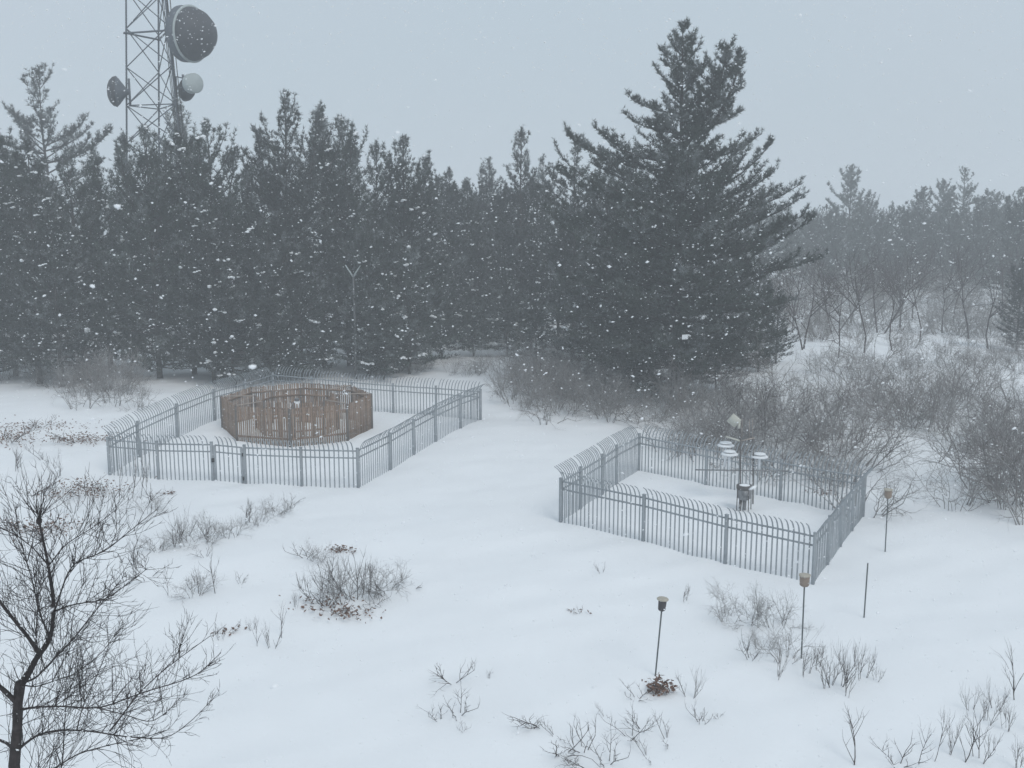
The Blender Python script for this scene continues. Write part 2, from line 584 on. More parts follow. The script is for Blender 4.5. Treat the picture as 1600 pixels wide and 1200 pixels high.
a, b, c = loc(1134, 682, .3), loc(1157, 689, 0), loc(1179, 684, -.2)
obj('arm', MB().tube([a, b], .035, 8).mesh('arm', M['cream']), st)
obj('arm', MB().tube([b, c], .018, 8).mesh('arm', M['brace']), st)
c = loc(1147, 657)
rot = np.array(Matrix.Rotation(R(-14), 3, 'Z') @ Matrix.Rotation(R(38), 3, 'Y') @ Matrix.Rotation(R(20), 3, 'X'))
box = obj('sensor_box', MB().box(c, (.40, .14, .40), rot).mesh('sensor_box', M['cream']), st)
obj('bracket', MB().tube([(c[0] + .12, 0, c[2]), (top[0], 0, c[2] - .05)], .03, 6).box((c[0] + .2, -.02, c[2] - .16), (.09, .08, .3)).mesh('bracket', M['cream']), box)
a, b = loc(1160, 652), loc(1178, 647)
for px in (1159.5, 1171, 1176):
    a, b = loc(px, 655, .2), loc(px, 683, .2)
    obj('rod', MB().tube([b, a], .009, 5).mesh('rod', M['brace']), st)

gp = at(1162, 797)
gt = thing('rain_gauge', 'round grey metal collecting bucket on four legs in the snow', 'gauge', (gp[0], gp[1], gz(gp[0], gp[1])))
obj('bucket', MB().lathe([(.05, .40), (.16, .42), (.25, .50), (.285, .62), (.29, .98), (.285, .99), (.27, .96), (.25, .62), (.05, .5)], 24).mesh('bucket', M['gauge'], True), gt)
obj('rim_band', MB().lathe([(.292, .86), (.312, .865), (.312, 1.0), (.292, 1.005)], 24).mesh('rim_band', M['gauge_d'], True), gt)
obj('panel', MB().box((-.02, -.285, .72), (.22, .02, .26)).mesh('panel', M['gauge']), gt)
for k in range(4):
    a = R(20 + 90 * k)
    obj('leg', MB().tube([(math.cos(a) * .33, math.sin(a) * .33, -.3), (math.cos(a) * .305, math.sin(a) * .305, .98)], .018, 6).mesh('leg', M['gauge_d']), gt)
obj('pedestal', MB().tube([(.02, 0, -.3), (.02, 0, .45)], .075, 10).mesh('pedestal', M['gauge']), gt)
obj('drain', MB().tube([(-.10, -.05, .44), (-.16, -.12, .1), (-.18, -.15, -.2)], .03, 6).mesh('drain', M['gauge_d']), gt)
snowc = obj('snow_cap', MB().lathe([(.26, .93), (.24, .99), (.15, 1.03), (.04, 1.045)], 18).mesh('snow_cap', M['snow'], True), gt)

# ------------------------------------------------------------------ collectors on thin poles
def collector(px, foot, ptop, label, kind, lean_px):
    p = at(px, foot)
    z = gz(p[0], p[1])
    root = thing('collector_pole' if kind else 'stake', label, 'pole', (p[0], p[1], z), 0)
    t = aty(px + lean_px, ptop, p[1])
    tx, tz = t[0] - p[0], t[2] - z
    obj('pole', MB().tube([(-tx * .2, 0, -tz * .2), (0, 0, 0), (tx * .5, .0, tz * .5), (tx, 0, tz)], .021, 8).mesh('pole', M['pole'], True), root)
    tilt = Vector((tx, 0, tz)).to_track_quat('Z', 'Y').to_euler()
    if kind == 'cup':
        obj('cup', MB().lathe([(.085, -.02), (.095, 0), (.105, .24), (.10, .25)], 18).mesh('cup', M['darkcup'], True), root, (tx, 0, tz), tilt)
        obj('lid', MB().lathe([(.10, .25), (.145, .252), (.15, .275), (.13, .295), (.05, .305)], 18).mesh('lid', M['tanlid'], True), root, (tx, 0, tz), tilt)
        obj('clamp', MB().lathe([(.03, -.06), (.035, -.02)], 10).mesh('clamp', M['pole']), root, (tx, 0, tz), tilt)
    elif kind == 'box':
        obj('bucket', MB().lathe([(.03, -.07), (.09, -.045), (.125, -.01), (.135, .24), (.13, .25)], 8).mesh('bucket', M['tan']), root, (tx, 0, tz), tilt)
        obj('rim', MB().lathe([(.136, .225), (.155, .23), (.158, .26), (.12, .265)], 8).mesh('rim', M['tanlid']), root, (tx, 0, tz), tilt)
    return root

collector(1024, 1056, 952, 'thin leaning pole topped by a dark cup with a pale lid', 'cup', 10)
collector(1252, 1030, 913, 'thin pole with a tan bucket in front of the fence corner, above bare shrubs', 'box', 5)
collector(1383, 862, 776, 'farther thin pole with a tan bucket on open snow beside the fence', 'box', 4.5)
collector(1350, 965, 880, 'bare thin stake with nothing on top, in open snow', None, 6)

# ------------------------------------------------------------------ lattice tower and its dishes
TD = 86.0
def leg_line(px0, px1, dist):
    a, b = aty(px0, 0, dist), aty(px1, 220, dist)
    def f(z):
        t = (z - b[2]) / (a[2] - b[2])
        return b + (a - b) * t
    return f
LEGS = [leg_line(197, 198, 85.6), leg_line(259, 281, 84.2), leg_line(247.5, 248.5, 89.0)]
TZ = gz(-30, TD)
tb = LEGS[0](TZ)
tower = thing('lattice_tower', 'three-legged steel lattice radio tower rising above the pines', 'tower', (tb[0], tb[1], TZ))
toff = np.array(tower.location)
TBAR = MB().lathe([(.075, 0), (.075, 1)], 8).mesh('leg', M['tower'], True)
DBAR = MB().lathe([(.042, 0), (.042, 1)], 6).mesh('diagonal', M['tower'], True)
HBAR = MB().lathe([(.05, 0), (.05, 1)], 6).mesh('strut', M['tower'], True)
CBAR = MB().lathe([(.03, 0), (.03, 1)], 6).mesh('cable', M['cable'], True)
ztop = 36.0
for f in LEGS:
    place(obj('leg', TBAR, tower), f(TZ - 1) - toff, f(ztop) - toff)
zn = px_h(46, 0, TD)
nodes = [zn + 2.9 * k for k in range(-10, 5)]
nodes = [z for z in nodes if z > .5]
for a in range(3):
    fa, fb = LEGS[a], LEGS[(a + 1) % 3]
    for z0, z1 in zip(nodes[:-1], nodes[1:]):
        place(obj('diagonal', DBAR, tower), fa(z0) - toff, fb(z1) - toff)
        place(obj('diagonal', DBAR, tower), fb(z0) - toff, fa(z1) - toff)
    for z in nodes[::3]:
        place(obj('strut', HBAR, tower), fa(z) - toff, fb(z) - toff)
zp = px_h(53, 0, TD)
for a in (0, 1, 2):
    fa, fb = LEGS[a], LEGS[(a + 1) % 3]
    va, vb = fa(zp), fb(zp)
    e = (vb - va) * .06
    place(obj('strut', TBAR, tower), va - e - toff, vb + e - toff)
for k in range(4):
    dx = np.array((.10 + .11 * k, -.12 - .05 * (k % 2), 0))
    place(obj('cable', CBAR, tower), LEGS[1](TZ) + dx - toff, LEGS[1](ztop) + dx * (.8 if k % 2 else 1.25) - toff)
for k in range(3):
    dx = np.array((-.10 - .09 * k, .15, 0))
    place(obj('cable', CBAR, tower), LEGS[1](TZ) + dx - toff, LEGS[1](ztop) + dx * 1.3 - toff)

def dish(px, py, dist, diam, face, label, kind, m, anchor):
    c = aty(px, py, dist)
    root = thing('microwave_dish', label, 'antenna dish', c)
    f = Vector(face).normalized()
    r = diam / 2
    if kind == 'cone':       # shallow reflector back, short shroud, swelling cone-shaped cover
        obj('radome', MB().lathe([(r * .985, 0), (r * .95, r * .2), (r * .84, r * .46), (r * .60, r * .74), (r * .30, r * .92), (.02, r * .98)], 36, f).mesh('radome', m, True), root)
        obj('shroud', MB().lathe([(r * .97, -r * .40), (r * 1.03, -r * .36), (r * 1.03, 0), (r * .99, .03)], 36, f).mesh('shroud', M['tower'], True), root)
        obj('rim', MB().lathe([(r * 1.032, -.05), (r * 1.05, -.02), (r * 1.05, .06), (r * 1.0, .08)], 36, f).mesh('rim', M['pale'], True), root)
        obj('reflector', MB().lathe([(.05, -r * .74), (r * .35, -r * .68), (r * .7, -r * .55), (r * .97, -r * .39)], 32, f).mesh('reflector', M['tower'], True), root)
        back = np.array(f) * (-r * .6)
    elif kind == 'bowl':     # deep cover outward, tapering back to its mount
        obj('radome', MB().lathe([(r, 0), (r * .93, r * .22), (r * .72, r * .42), (r * .4, r * .55), (.02, r * .60)], 32, f).mesh('radome', m, True), root)
        obj('reflector', MB().lathe([(r * .14, -r * .85), (r * .25, -r * .62), (r * .8, -r * .2), (r * 1.01, 0)], 32, f).mesh('reflector', M['tower'], True), root)
        back = np.array(f) * (-r * .85)
    else:                    # drum with a flat pale cover
        obj('radome', MB().lathe([(r * .98, .02), (r * .9, .07), (.03, .10)], 32, f).mesh('radome', m, True), root)
        obj('shroud', MB().lathe([(r * .96, -r * .75), (r, -r * .7), (r, .02), (r * .97, .03)], 32, f).mesh('shroud', m, True), root)
        obj('reflector', MB().lathe([(.05, -r * 1.15), (r * .5, -r * 1.0), (r * .96, -r * .74)], 28, f).mesh('reflector', M['tower'], True), root)
        back = np.array(f) * (-r * 1.1)
    an = np.array(anchor) - c
    mb = MB()
    pp = back * 1.05 + (an - back) * .35
    mb.tube([pp - (0, 0, r * .85), pp + (0, 0, r * .85)], .09, 8)
    mb.tube([back * .9, pp], .10, 8)
    mb.tube([pp + (0, 0, r * .5), an + (0, 0, r * .5)], .05, 6)
    mb.tube([pp - (0, 0, r * .5), an - (0, 0, r * .5)], .05, 6)
    obj('mount', mb.mesh('mount', M['tower']), root)
    return root

zc = lambda py: px_h(py, 0, TD)
dish(299, 53, 84.0, 4.05, (.92, -.38, -.05), 'huge dark round dish with a swelling cover, high on the lattice tower', 'cone', M['radome'], LEGS[1](zc(53)))
dish(182, 143, 85.0, 2.35, (-.97, -.24, .02), 'small dark dish facing away to the side, on the tower leg', 'bowl', M['radome'], LEGS[0](zc(143)))
dish(304, 130, 83.2, 1.5, (.72, -.68, 0), 'pale drum-shaped dish on the tower below the huge dark one', 'drum', M['pale'], LEGS[1](zc(131)))
dish(291, 139, 85.2, 1.9, (.93, -.30, -.2), 'dark dish tucked behind the pale drum dish on the tower', 'bowl', M['radome'], LEGS[1](zc(141)))

# ------------------------------------------------------------------ grey pole with V-shaped arms in front of the pines
up = at(556, 592)
ut = thing('forked_pole', 'slender grey pole with a V-shaped fork on top against dark pines', 'pole', (up[0], up[1], gz(up[0], up[1])))
uz = ut.location.z
H = px_h(430, up[0], up[1]) - uz
obj('pole', MB().tube([(0, 0, -.5), (.03, 0, H * .5), (0, 0, H)], [.10, .085, .06], 8).mesh('pole', M['utility'], True), ut)
for s, w in ((-1, .50), (1, .52)):
    obj('fork_arm', MB().tube([(0, 0, H - .12), (s * .2, -.02, H + .2), (s * w, -.03, H + .68)], [.055, .05, .04], 6).mesh('fork_arm', M['pale'], True), ut)
obj('side_arm', MB().tube([(0, 0, H - 2.0), (.85, -.05, H - 2.02)], .022, 6).mesh('side_arm', M['utility']), ut)
obj('side_arm', MB().tube([(.0, 0, H - 3.0), (.55, -.05, H - 3.1), (1.3, -.05, H - 2.95)], .022, 6).mesh('side_arm', M['utility']), ut)

# ------------------------------------------------------------------ vegetation generators
def unit(v):
    return v / (np.linalg.norm(v, axis=-1, keepdims=True) + 1e-9)

def tufts(mb, P, D, ln, K, r, w=.030):
    N = len(P)
    D = unit(D)
    a = unit(r.normal(size=(N, K, 3)))
    side = unit(a - (a * D[:, None]).sum(-1, keepdims=True) * D[:, None])
    ang = r.uniform(.15, 1.25, (N, K, 1))
    nd = D[:, None] * np.cos(ang) + side * np.sin(ang)
    L = ln * r.uniform(.6, 1.15, (N, K, 1))
    perp = unit(np.cross(nd, unit(r.normal(size=(N, K, 3)))))
    o = P[:, None] + r.normal(size=(N, K, 3)) * .02
    v = np.stack((o - perp * w * .5, o + perp * w * .5, o + nd * L), 2).reshape(-1, 3)
    mb.add(v, np.arange(N * K * 3).reshape(-1, 3))

class Pine:
    def __init__(s, seed, H, profile, spacing=.55, per=5, elev=(62, -6), curl=30, sec=3.4, tuft_step=.13, tuft_len=.22, K=7, base=.08,
                 leaders=(), boughs=(), r0=None, lean=(0, 0), irr=.45, width=.034, snow=0, lift=.8, cap=1.3, topthin=1.6):
        s.topthin = topthin
        s.cap = cap
        r = s.r = np.random.default_rng(seed)
        s.needle, s.wood, s.snowb = MB(), MB(), MB()
        s.TP, s.TD = [], []
        s.p = dict(sec=sec, step=tuft_step, lift=lift)
        s.lobes = [(r.uniform(0, 6.28), r.uniform(.5, 1.6) , r.uniform(0, 6.28)) for _ in range(4)]
        r0 = r0 or H * .0125
        z = np.linspace(-.6, H, 9)
        cx = lean[0] * (z / H) ** 2 + np.cumsum(r.normal(0, .05, 9)); cyy = lean[1] * (z / H) ** 2 + np.cumsum(r.normal(0, .05, 9))
        trunk = np.stack((cx - cx[0], cyy - cyy[0], z), 1)
        s.wood.tube(trunk, np.maximum(.015, r0 * (1 - .93 * np.clip(z / H, 0, 1))), 8)
        s.bough_ps = []
        s.stem(trunk, H, profile, spacing, per, elev, curl, base, irr)
        for (z0, dx, dy, z1, prof) in leaders:
            b = np.array([np.interp(z0, trunk[:, 2], trunk[:, k]) for k in range(3)])
            t = np.linspace(0, 1, 7)
            pts = np.stack((b[0] + dx * (1 - (1 - t) ** 2), b[1] + dy * (1 - (1 - t) ** 2), z0 + (z1 - z0) * t), 1)
            s.wood.tube(pts, np.linspace(r0 * .45, .015, 7), 6)
            s.stem(pts, z1, prof, spacing * .9, max(3, per - 1), elev, curl, 0.0, irr, z0 + .15 * (z1 - z0))
        for (z0, az, L, e0, cl) in boughs:
            b = np.array([np.interp(z0, trunk[:, 2], trunk[:, k]) for k in range(3)])
            s.branch(b, az, L, e0, cl, dense=1.9)
        P, D = np.concatenate(s.TP), np.concatenate(s.TD)
        s.count = len(P)
        tufts(s.needle, P, D, tuft_len, K, r, width)
        if snow:
            B = np.concatenate(s.bough_ps)
            pick = B[r.integers(0, len(B), snow)]
            ico = icos()
            for c in pick:
                ax = unit(np.append(r.normal(size=2), r.normal(0, .25)))
                for q in range(int(r.integers(3, 7))):
                    sc_ = np.array((r.uniform(.05, .17), r.uniform(.05, .17), r.uniform(.035, .08)))
                    s.snowb.add(ico[0] * sc_ * r.uniform(.7, 1.2, (len(ico[0]), 1)) + c + ax * r.uniform(-.35, .35) + (0, 0, r.uniform(.05, .16)), ico[1])
    def stem(s, trunk, H, profile, spacing, per, elev, curl, base, irr, zmin=None):
        r = s.r
        z = max(base * H, .5) if zmin is None else zmin
        while z < H - .15:
            f = z / H
            n = max(3, int(per + r.integers(-1, 2) - (s.topthin * f if f > .75 else 0)))
            a0 = r.uniform(0, 6.28)
            for k in range(n):
                az = a0 + k * 6.283 / n + r.normal(0, .25)
                lob = sum(math.sin(az * (1 + q) + z * w_ + ph) for q, (_, w_, ph) in enumerate(s.lobes)) / 4
                L = profile(z) * (1 + irr * r.uniform(-1, .45)) * (1 + .38 * lob)
                if f > .7: L *= r.uniform(.6, 1.5)
                L = min(L, profile(z) * s.cap)
                if L < .15: continue
                e0 = elev[1] + (elev[0] - elev[1]) * max(0, f) ** 1.6 + r.normal(0, 7)
                zz = z + r.uniform(-.2, .2)
                b = np.array([np.interp(zz, trunk[:, 2], trunk[:, q]) for q in range(3)])
                s.branch(b, az, L, e0, curl * r.uniform(.6, 1.4))
            z += spacing * r.uniform(.75, 1.25) * (.8 + .45 * f * f)
        tipp = trunk[-1]
        s.TP.append(tipp + r.normal(0, .06, (10, 3)) - np.linspace(0, .5, 10)[:, None] * (0, 0, 1)); s.TD.append(r.normal(0, .35, (10, 3)) + (0, 0, 1))
    def branch(s, b, az, L, e0, curl, dense=1.0):
        r = s.r
        K = 6
        t = np.linspace(0, 1, K)
        el = np.radians(e0 + curl * t ** 1.5)
        aa = az + np.cumsum(r.normal(0, .07, K))
        d = np.stack((np.cos(el) * np.cos(aa), np.cos(el) * np.sin(aa), np.sin(el)), 1)
        pts = b + np.concatenate((np.zeros((1, 3)), np.cumsum(d[:-1] * L / (K - 1), 0)))
        s.wood.tubes(pts[None], (np.linspace(1, .2, K) * (.012 + .011 * L))[None], 4, False)
        s.bough_ps.append(pts[3:])
        n = int(L * s.p['sec'] * dense) + 1
        tt = np.sort(r.uniform(.16, 1.0, n))
        o = np.stack([np.interp(tt, t, pts[:, k]) for k in range(3)], 1)
        bd = unit(np.stack([np.interp(tt, t, d[:, k]) for k in range(3)], 1))
        side = unit(np.cross(bd, (0, 0, 1.))) * np.where(np.arange(n) % 2, 1, -1)[:, None]
        ang = r.uniform(.45, 1.15, (n, 1))
        sd = unit(bd * np.cos(ang) + side * np.sin(ang) + np.array((0, 0, 1)) * r.uniform(-.15, s.p['lift'], (n, 1)))
        sl = (.17 * L + .28) * (1.15 - .75 * tt) * r.uniform(.55, 1.3, n)
        p1 = o + sd * sl[:, None] * .55
        p2 = p1 + unit(sd + bd * .25 + (0, 0, .28)) * sl[:, None] * .45
        s.wood.tubes(np.stack((o, p1, p2), 1), np.stack((np.full(n, .010), np.full(n, .008), np.full(n, .004)), 1), 3, False)
        cnt = np.maximum(1, (sl / s.p['step']).astype(int))
        idx = np.repeat(np.arange(n), cnt)
        u = r.uniform(.12, 1.05, len(idx))[:, None]
        pos = np.where(u < .55, o[idx] + (p1[idx] - o[idx]) * u / .55, p1[idx] + (p2[idx] - p1[idx]) * (u - .55) / .45)
        pos = pos + r.normal(0, .05, pos.shape)
        s.TP.append(pos); s.TD.append(sd[idx] * .8 + (0, 0, .55) + r.normal(0, .35, pos.shape))
        m = int(L / s.p['step'] * .7) + 2
        u = r.uniform(.3, 1.02, m)
        pos = np.stack([np.interp(u, t, pts[:, k]) for k in range(3)], 1) + r.normal(0, .04, (m, 3))
        s.TP.append(pos); s.TD.append(np.stack([np.interp(u, t, d[:, k]) for k in range(3)], 1) + (0, 0, .4) + r.normal(0, .4, (m, 3)))
    def meshes(s):
        out = [('crown', s.needle.mesh('crown', M['needles'])), ('trunk', s.wood.mesh('trunk', M['bark'], True))]
        if s.snowb.n: out.append(('snow_load', s.snowb.mesh('snow_load', M['snow'], True)))
        return out

_ico = None
def icos():
    global _ico
    if _ico is None:
        bm = bmesh.new()
        bmesh.ops.create_icosphere(bm, subdivisions=1, radius=1)
        _ico = (np.array([v.co[:] for v in bm.verts]), np.array([[v.index for v in f.verts] for f in bm.faces]))
        bm.free()
    return _ico

def prof(pts):
    a = np.array(pts, float)
    return lambda z: float(np.interp(z, a[:, 0], a[:, 1]))

def stand(name, label, cat, meshes, p, scale, rz, group=None, zs=1.0):
    root = thing(name, label, cat, (p[0], p[1], gz(p[0], p[1])), rz, group)
    root.scale = (scale, scale, scale * zs)
    for n, me in meshes:
        o = obj(n, me, root)
        if n == 'snow_load': o['kind'] = 'stuff'
    return root

# ---- the tall pine, the landmark of the picture
HP = at(1056, 622)
hz = gz(HP[0], HP[1])
sX = HP[1] / (F_PX * math.cos(PITCH))          # metres per photo pixel at its distance
def hzz(py): return px_h(py, HP[0], HP[1]) - hz
def hb(px, py, px0=1065, rise=30, curl=46, y=0.0):
    """an explicit bough that ends at the pixel: (base height, azimuth, length, start angle, curl)"""
    dx = (px - px0) * sX
    e0 = rise * .15
    el = np.radians(e0 + curl * np.linspace(0, 1, 6) ** 1.5)[:-1]
    L = (abs(dx) - .25) / np.cos(el).mean()
    return (hzz(py) - .15 - L * np.sin(el).mean(), (0 if dx > 0 else math.pi) + y, L, e0, curl)
HT = hzz(38)
hero_prof = prof([(0, 2.5), (hzz(590), 4.8), (hzz(540), 6.8), (hzz(470), 7.4), (hzz(390), 7.5), (hzz(330), 6.5), (hzz(270), 3.5), (hzz(215), 2.7), (hzz(170), 2.4), (hzz(120), 1.9), (hzz(80), 1.3), (HT, .25)])
hero = Pine(101, HT, hero_prof, spacing=.5, per=6, topthin=0, elev=(46, -5), curl=34, cap=1.05, sec=4.2, tuft_step=.11, tuft_len=.26, K=8, base=.05,
            leaders=[(hzz(235), 2.3, -.3, hzz(72), prof([(hzz(235), 2.2), (hzz(150), 2.0), (hzz(100), 1.3), (hzz(72), .3)])), (hzz(250), 3.2, .4, hzz(78), prof([(hzz(250), 1.5), (hzz(150), 1.3), (hzz(78), .3)]))],
            boughs=[hb(1160, 168), hb(1192, 205), hb(1217, 262), hb(1262, 330, rise=20), hb(1288, 400, rise=14, curl=20), hb(1250, 372, rise=14, curl=24, y=.25), hb(1243, 470, rise=6, curl=14), hb(1230, 520, rise=0, curl=10),
                    hb(974, 142), hb(970, 172), hb(884, 205, rise=24), hb(908, 200, rise=22, y=.3), hb(870, 260, rise=16), hb(860, 330, rise=10), hb(1205, 300, y=.4)],
            r0=.36, irr=.5, width=.034, snow=14)
stand('pine_tree', 'tallest pine, broad and dark with upswept boughs, behind the fenced instruments', 'tree', hero.meshes(), HP, 1, 0)

# ---- pine kinds used in the woods
V = {}
def kind(name, *a, **k):
    pn = Pine(*a, **k)
    V[name] = (pn.meshes(), a[1])
kind('cone', 11, 15, prof([(0, 2.4), (2, 3.4), (5, 3.4), (9, 2.8), (12, 1.9), (14, 1.0), (15, .3)]), spacing=.55, per=5, tuft_len=.25, base=.12, elev=(66, -4), curl=36,
     leaders=[(10.5, .8, .5, 14.3, prof([(10.5, 1.2), (13, .8), (14.3, .2)]))], snow=15)
kind('bushy', 12, 14, prof([(0, 2.4), (3, 3.5), (7, 3.6), (10, 2.9), (12.5, 1.6), (14, .3)]), spacing=.5, per=5, elev=(68, 0), curl=40, tuft_len=.25, base=.04,
     leaders=[(7.5, 1.5, .4, 13.2, prof([(7.5, 1.6), (11, 1.4), (13.2, .3)])), (8, -1.4, .5, 12.6, prof([(8, 1.6), (11, 1.2), (12.6, .3)])), (8, .2, -1.6, 12.9, prof([(8, 1.5), (11, 1.2), (12.9, .3)]))], snow=15)
kind('narrow', 13, 14, prof([(0, 2.0), (4, 2.6), (9, 2.1), (12, 1.3), (14, .25)]), spacing=.48, per=5, elev=(68, 5), curl=38, tuft_len=.25, base=.05)
kind('ragged', 14, 17, prof([(0, 1.0), (4, 2.2), (8, 3.2), (11, 3.6), (14, 2.6), (16, 1.6), (17, .5)]), spacing=.7, per=4, elev=(52, -2), curl=44, sec=4.2, tuft_step=.115, tuft_len=.27, base=.15, irr=.65,
     boughs=[(11.2, 0.05, 5.2, 12, 48), (12.3, -.1, 3.6, 20, 45), (11.8, 3.1, 4.6, 10, 40), (13.2, 3.0, 3.0, 22, 40)])
kind('double', 15, 15, prof([(0, 2.6), (4, 3.7), (8, 3.4), (11, 2.4), (13.5, 1.3), (15, .3)]), spacing=.52, per=5, elev=(66, -2), curl=38, tuft_len=.25, base=.05,
     leaders=[(7.5, 1.9, -.2, 14.2, prof([(7.5, 1.9), (11, 1.6), (14.2, .3)])), (9, 3.0, .6, 13.4, prof([(9, 1.6), (13.4, .3)])), (8, -1.5, .8, 13.2, prof([(8, 1.6), (13.2, .3)]))], snow=15)
kind('far', 16, 13, prof([(0, 2.2), (4, 3.4), (8, 3.0), (11, 1.8), (13, .3)]), spacing=.7, per=4, elev=(62, 0), curl=36, sec=3.2, tuft_step=.15, tuft_len=.34, K=7, width=.055, base=.08,
     leaders=[(7.5, 1.2, .4, 12, prof([(7.5, 1.3), (12, .3)]))])
kind('low', 17, 6, prof([(0, 1.8), (1.5, 2.3), (3.5, 1.8), (5, 1.0), (6, .2)]), spacing=.4, per=5, elev=(62, -4), curl=30, tuft_len=.23, base=.02, snow=15)

prng = random.Random(21)
def pine(kindname, px, ptop, dist, label, group=None, rz=None, foot=None):
    p = aty(px, 500, dist)
    ms, h = V[kindname]
    z = gz(p[0], p[1])
    Hh = px_h(ptop, p[0], p[1]) - z
    return stand('pine_tree', label, 'tree', ms, p, Hh / h, prng.uniform(0, 6.28) if rz is None else rz, group)

# trees that can be told apart by their tops
pine('ragged', 88, 112, 98, 'tall ragged pine with long upswept side boughs, beside the lattice tower', rz=0)
pine('cone', 289, 150, 112, 'hazy pine whose top overlaps the legs of the lattice tower', rz=1)
pine('double', 452, 150, 73, 'pine with the tallest pointed top in the row behind the octagonal enclosure', rz=0)
pine('bushy', 633, 219, 75, 'pine with a tufted top standing behind the gap beyond the octagon', rz=2)
pine('narrow', 818, 205, 90, 'slim pale hazy pine rising above the row next to the tallest pine')
pine('bushy', 345, 196, 71, 'dark round-topped pine between the lattice tower and the pointed pine in the row')
pine('ragged', 895, 222, 78, 'pine with flat spreading top touching the boughs of the tallest pine', rz=.6)
GR = 'pines of the dark wood behind the fences'
LB = 'one of the dark pines crowded together in the wood behind the fences'
row = [('bushy', 18, 205, 72), ('cone', 55, 225, 68), ('double', 128, 238, 70), ('narrow', 205, 213, 78), ('bushy', 245, 204, 70), ('cone', 168, 232, 74), ('narrow', 395, 262, 72),
       ('bushy', 300, 215, 72), ('cone', 505, 172, 77), ('bushy', 545, 190, 76), ('cone', 418, 215, 76), ('narrow', 598, 226, 84), ('cone', 662, 258, 78), ('bushy', 700, 268, 94),
       ('narrow', 735, 287, 92), ('double', 766, 250, 108), ('cone', 848, 250, 96), ('bushy', 795, 292, 98), ('narrow', 930, 235, 80), ('bushy', 965, 270, 74), ('cone', 985, 240, 79),
       ('bushy', -25, 190, 70), ('double', -70, 180, 74), ('cone', 90, 300, 66), ('low', 360, 420, 67), ('low', 470, 410, 70), ('low', 640, 400, 71), ('low', 688, 430, 79), ('low', 738, 445, 80), ('low', 792, 430, 80), ('low', 838, 450, 76), ('bushy', 575, 330, 71),
       ('bushy', 872, 330, 84), ('low', 920, 420, 68), ('cone', 830, 370, 82),
       ('bushy', 1188, 430, 71), ('cone', 1215, 450, 74), ('low', 1120, 470, 64), ('low', 980, 450, 65), ('bushy', 1150, 400, 72), ('bushy', 750, 350, 86), ('low', 600, 440, 69), ('bushy', 420, 350, 69), ('cone', 330, 320, 68)]
ORD = 'first second third fourth fifth sixth seventh eighth ninth tenth eleventh twelfth thirteenth fourteenth fifteenth sixteenth seventeenth eighteenth nineteenth twentieth'.split()
def ordinals(items, text, group, build):
    """number look-alikes by their order along the picture"""
    for q, it in enumerate(items):
        build(it, text.replace('#', ORD[q] if q < 20 else 'twenty-' + ORD[q - 20]), group)
def row_pine(it, lb, gr): pine(*it, lb, gr)
row.sort(key=lambda t: -t[1])
ordinals([t for t in row if t[0] == 'low'], 'low bushy pine at the wood foot, # leftwards from the tallest pine', 'low pines at the foot of the wood', row_pine)
ordinals([t for t in row if t[0] != 'low' and t[3] <= 72], 'front pine of the dark wood, # leftwards from the tallest pine', 'front pines of the dark wood', row_pine)
ordinals([t for t in row if t[0] != 'low' and t[3] > 72], 'pine behind the wood edge, # top leftwards from the tallest pine', 'pines just behind the wood edge', row_pine)
GF = 'second row of the wood, seen between the front pines'
for k in range(30):
    pine(prng.choice(('far', 'bushy', 'cone')), -60 + k * 41 + prng.uniform(-15, 15), prng.uniform(275, 325), prng.uniform(86, 118), 'hazier pine filling the gaps behind the front row of the dark wood', GF)

# right-hand distance
pine('far', 1320, 258, 165, 'hazy pine with the highest top in the distance, right of the tallest pine')
pine('ragged', 1492, 266, 158, 'hazy flat-topped pine standing above the distant wood')
pine('far', 1432, 292, 155, 'small pointed hazy pine beside the flat-topped one in the distance')
pine('bushy', 1580, 296, 122, 'darker distant pine at the edge of the picture, above the shrubs')
pine('far', 1185, 290, 120, 'hazy pine peeping out behind the boughs of the tallest pine')
pine('bushy', 1592, 405, 84, 'low dark conifer among the shrubs at the picture edge')
GD = 'distant hazy pines beyond the shrubs'
far_list = [('far', 1255, 330, 128), ('bushy', 1350, 322, 122), ('far', 1395, 322, 116), ('far', 1460, 280, 130), ('bushy', 1530, 318, 112), ('far', 1290, 335, 118), ('far', 1620, 300, 110),
            ('far', 1375, 340, 140), ('far', 1225, 345, 140), ('bushy', 1415, 335, 126), ('far', 1545, 300, 135), ('far', 1650, 290, 125), ('far', 1480, 330, 118), ('far', 1325, 345, 135), ('far', 1700, 300, 118),
            ('double', 1435, 345, 108), ('bushy', 1525, 335, 104), ('cone', 1385, 338, 114), ('double', 1590, 322, 106), ('bushy', 1280, 342, 116), ('bushy', 1262, 352, 112), ('double', 1300, 348, 108), ('cone', 1338, 352, 104), ('bushy', 1368, 356, 110), ('double', 1408, 350, 104), ('bushy', 1470, 346, 104), ('cone', 1500, 340, 112), ('bushy', 1560, 330, 108), ('bushy', 1232, 356, 106), ('far', 1600, 330, 104), ('far', 1510, 345, 108), ('bushy', 1445, 350, 112)]
far_list.sort(key=lambda t: t[1])
ordinals(far_list, 'hazy pine of the distant wood, # from the tallest pine outwards', GD, lambda it, lb, gr: pine(it[0], it[1], it[2] - (0 if it[0] == 'far' else 20), it[3] * (1.32 if it[0] == 'far' else 1.38), lb, gr))
for k in range(34):
    pine('far', 1120 + k * 19 + prng.uniform(-12, 12), prng.uniform(316, 335), prng.uniform(200, 250), 'faint pine in the farthest pale line of the wood', 'farthest line of pines')

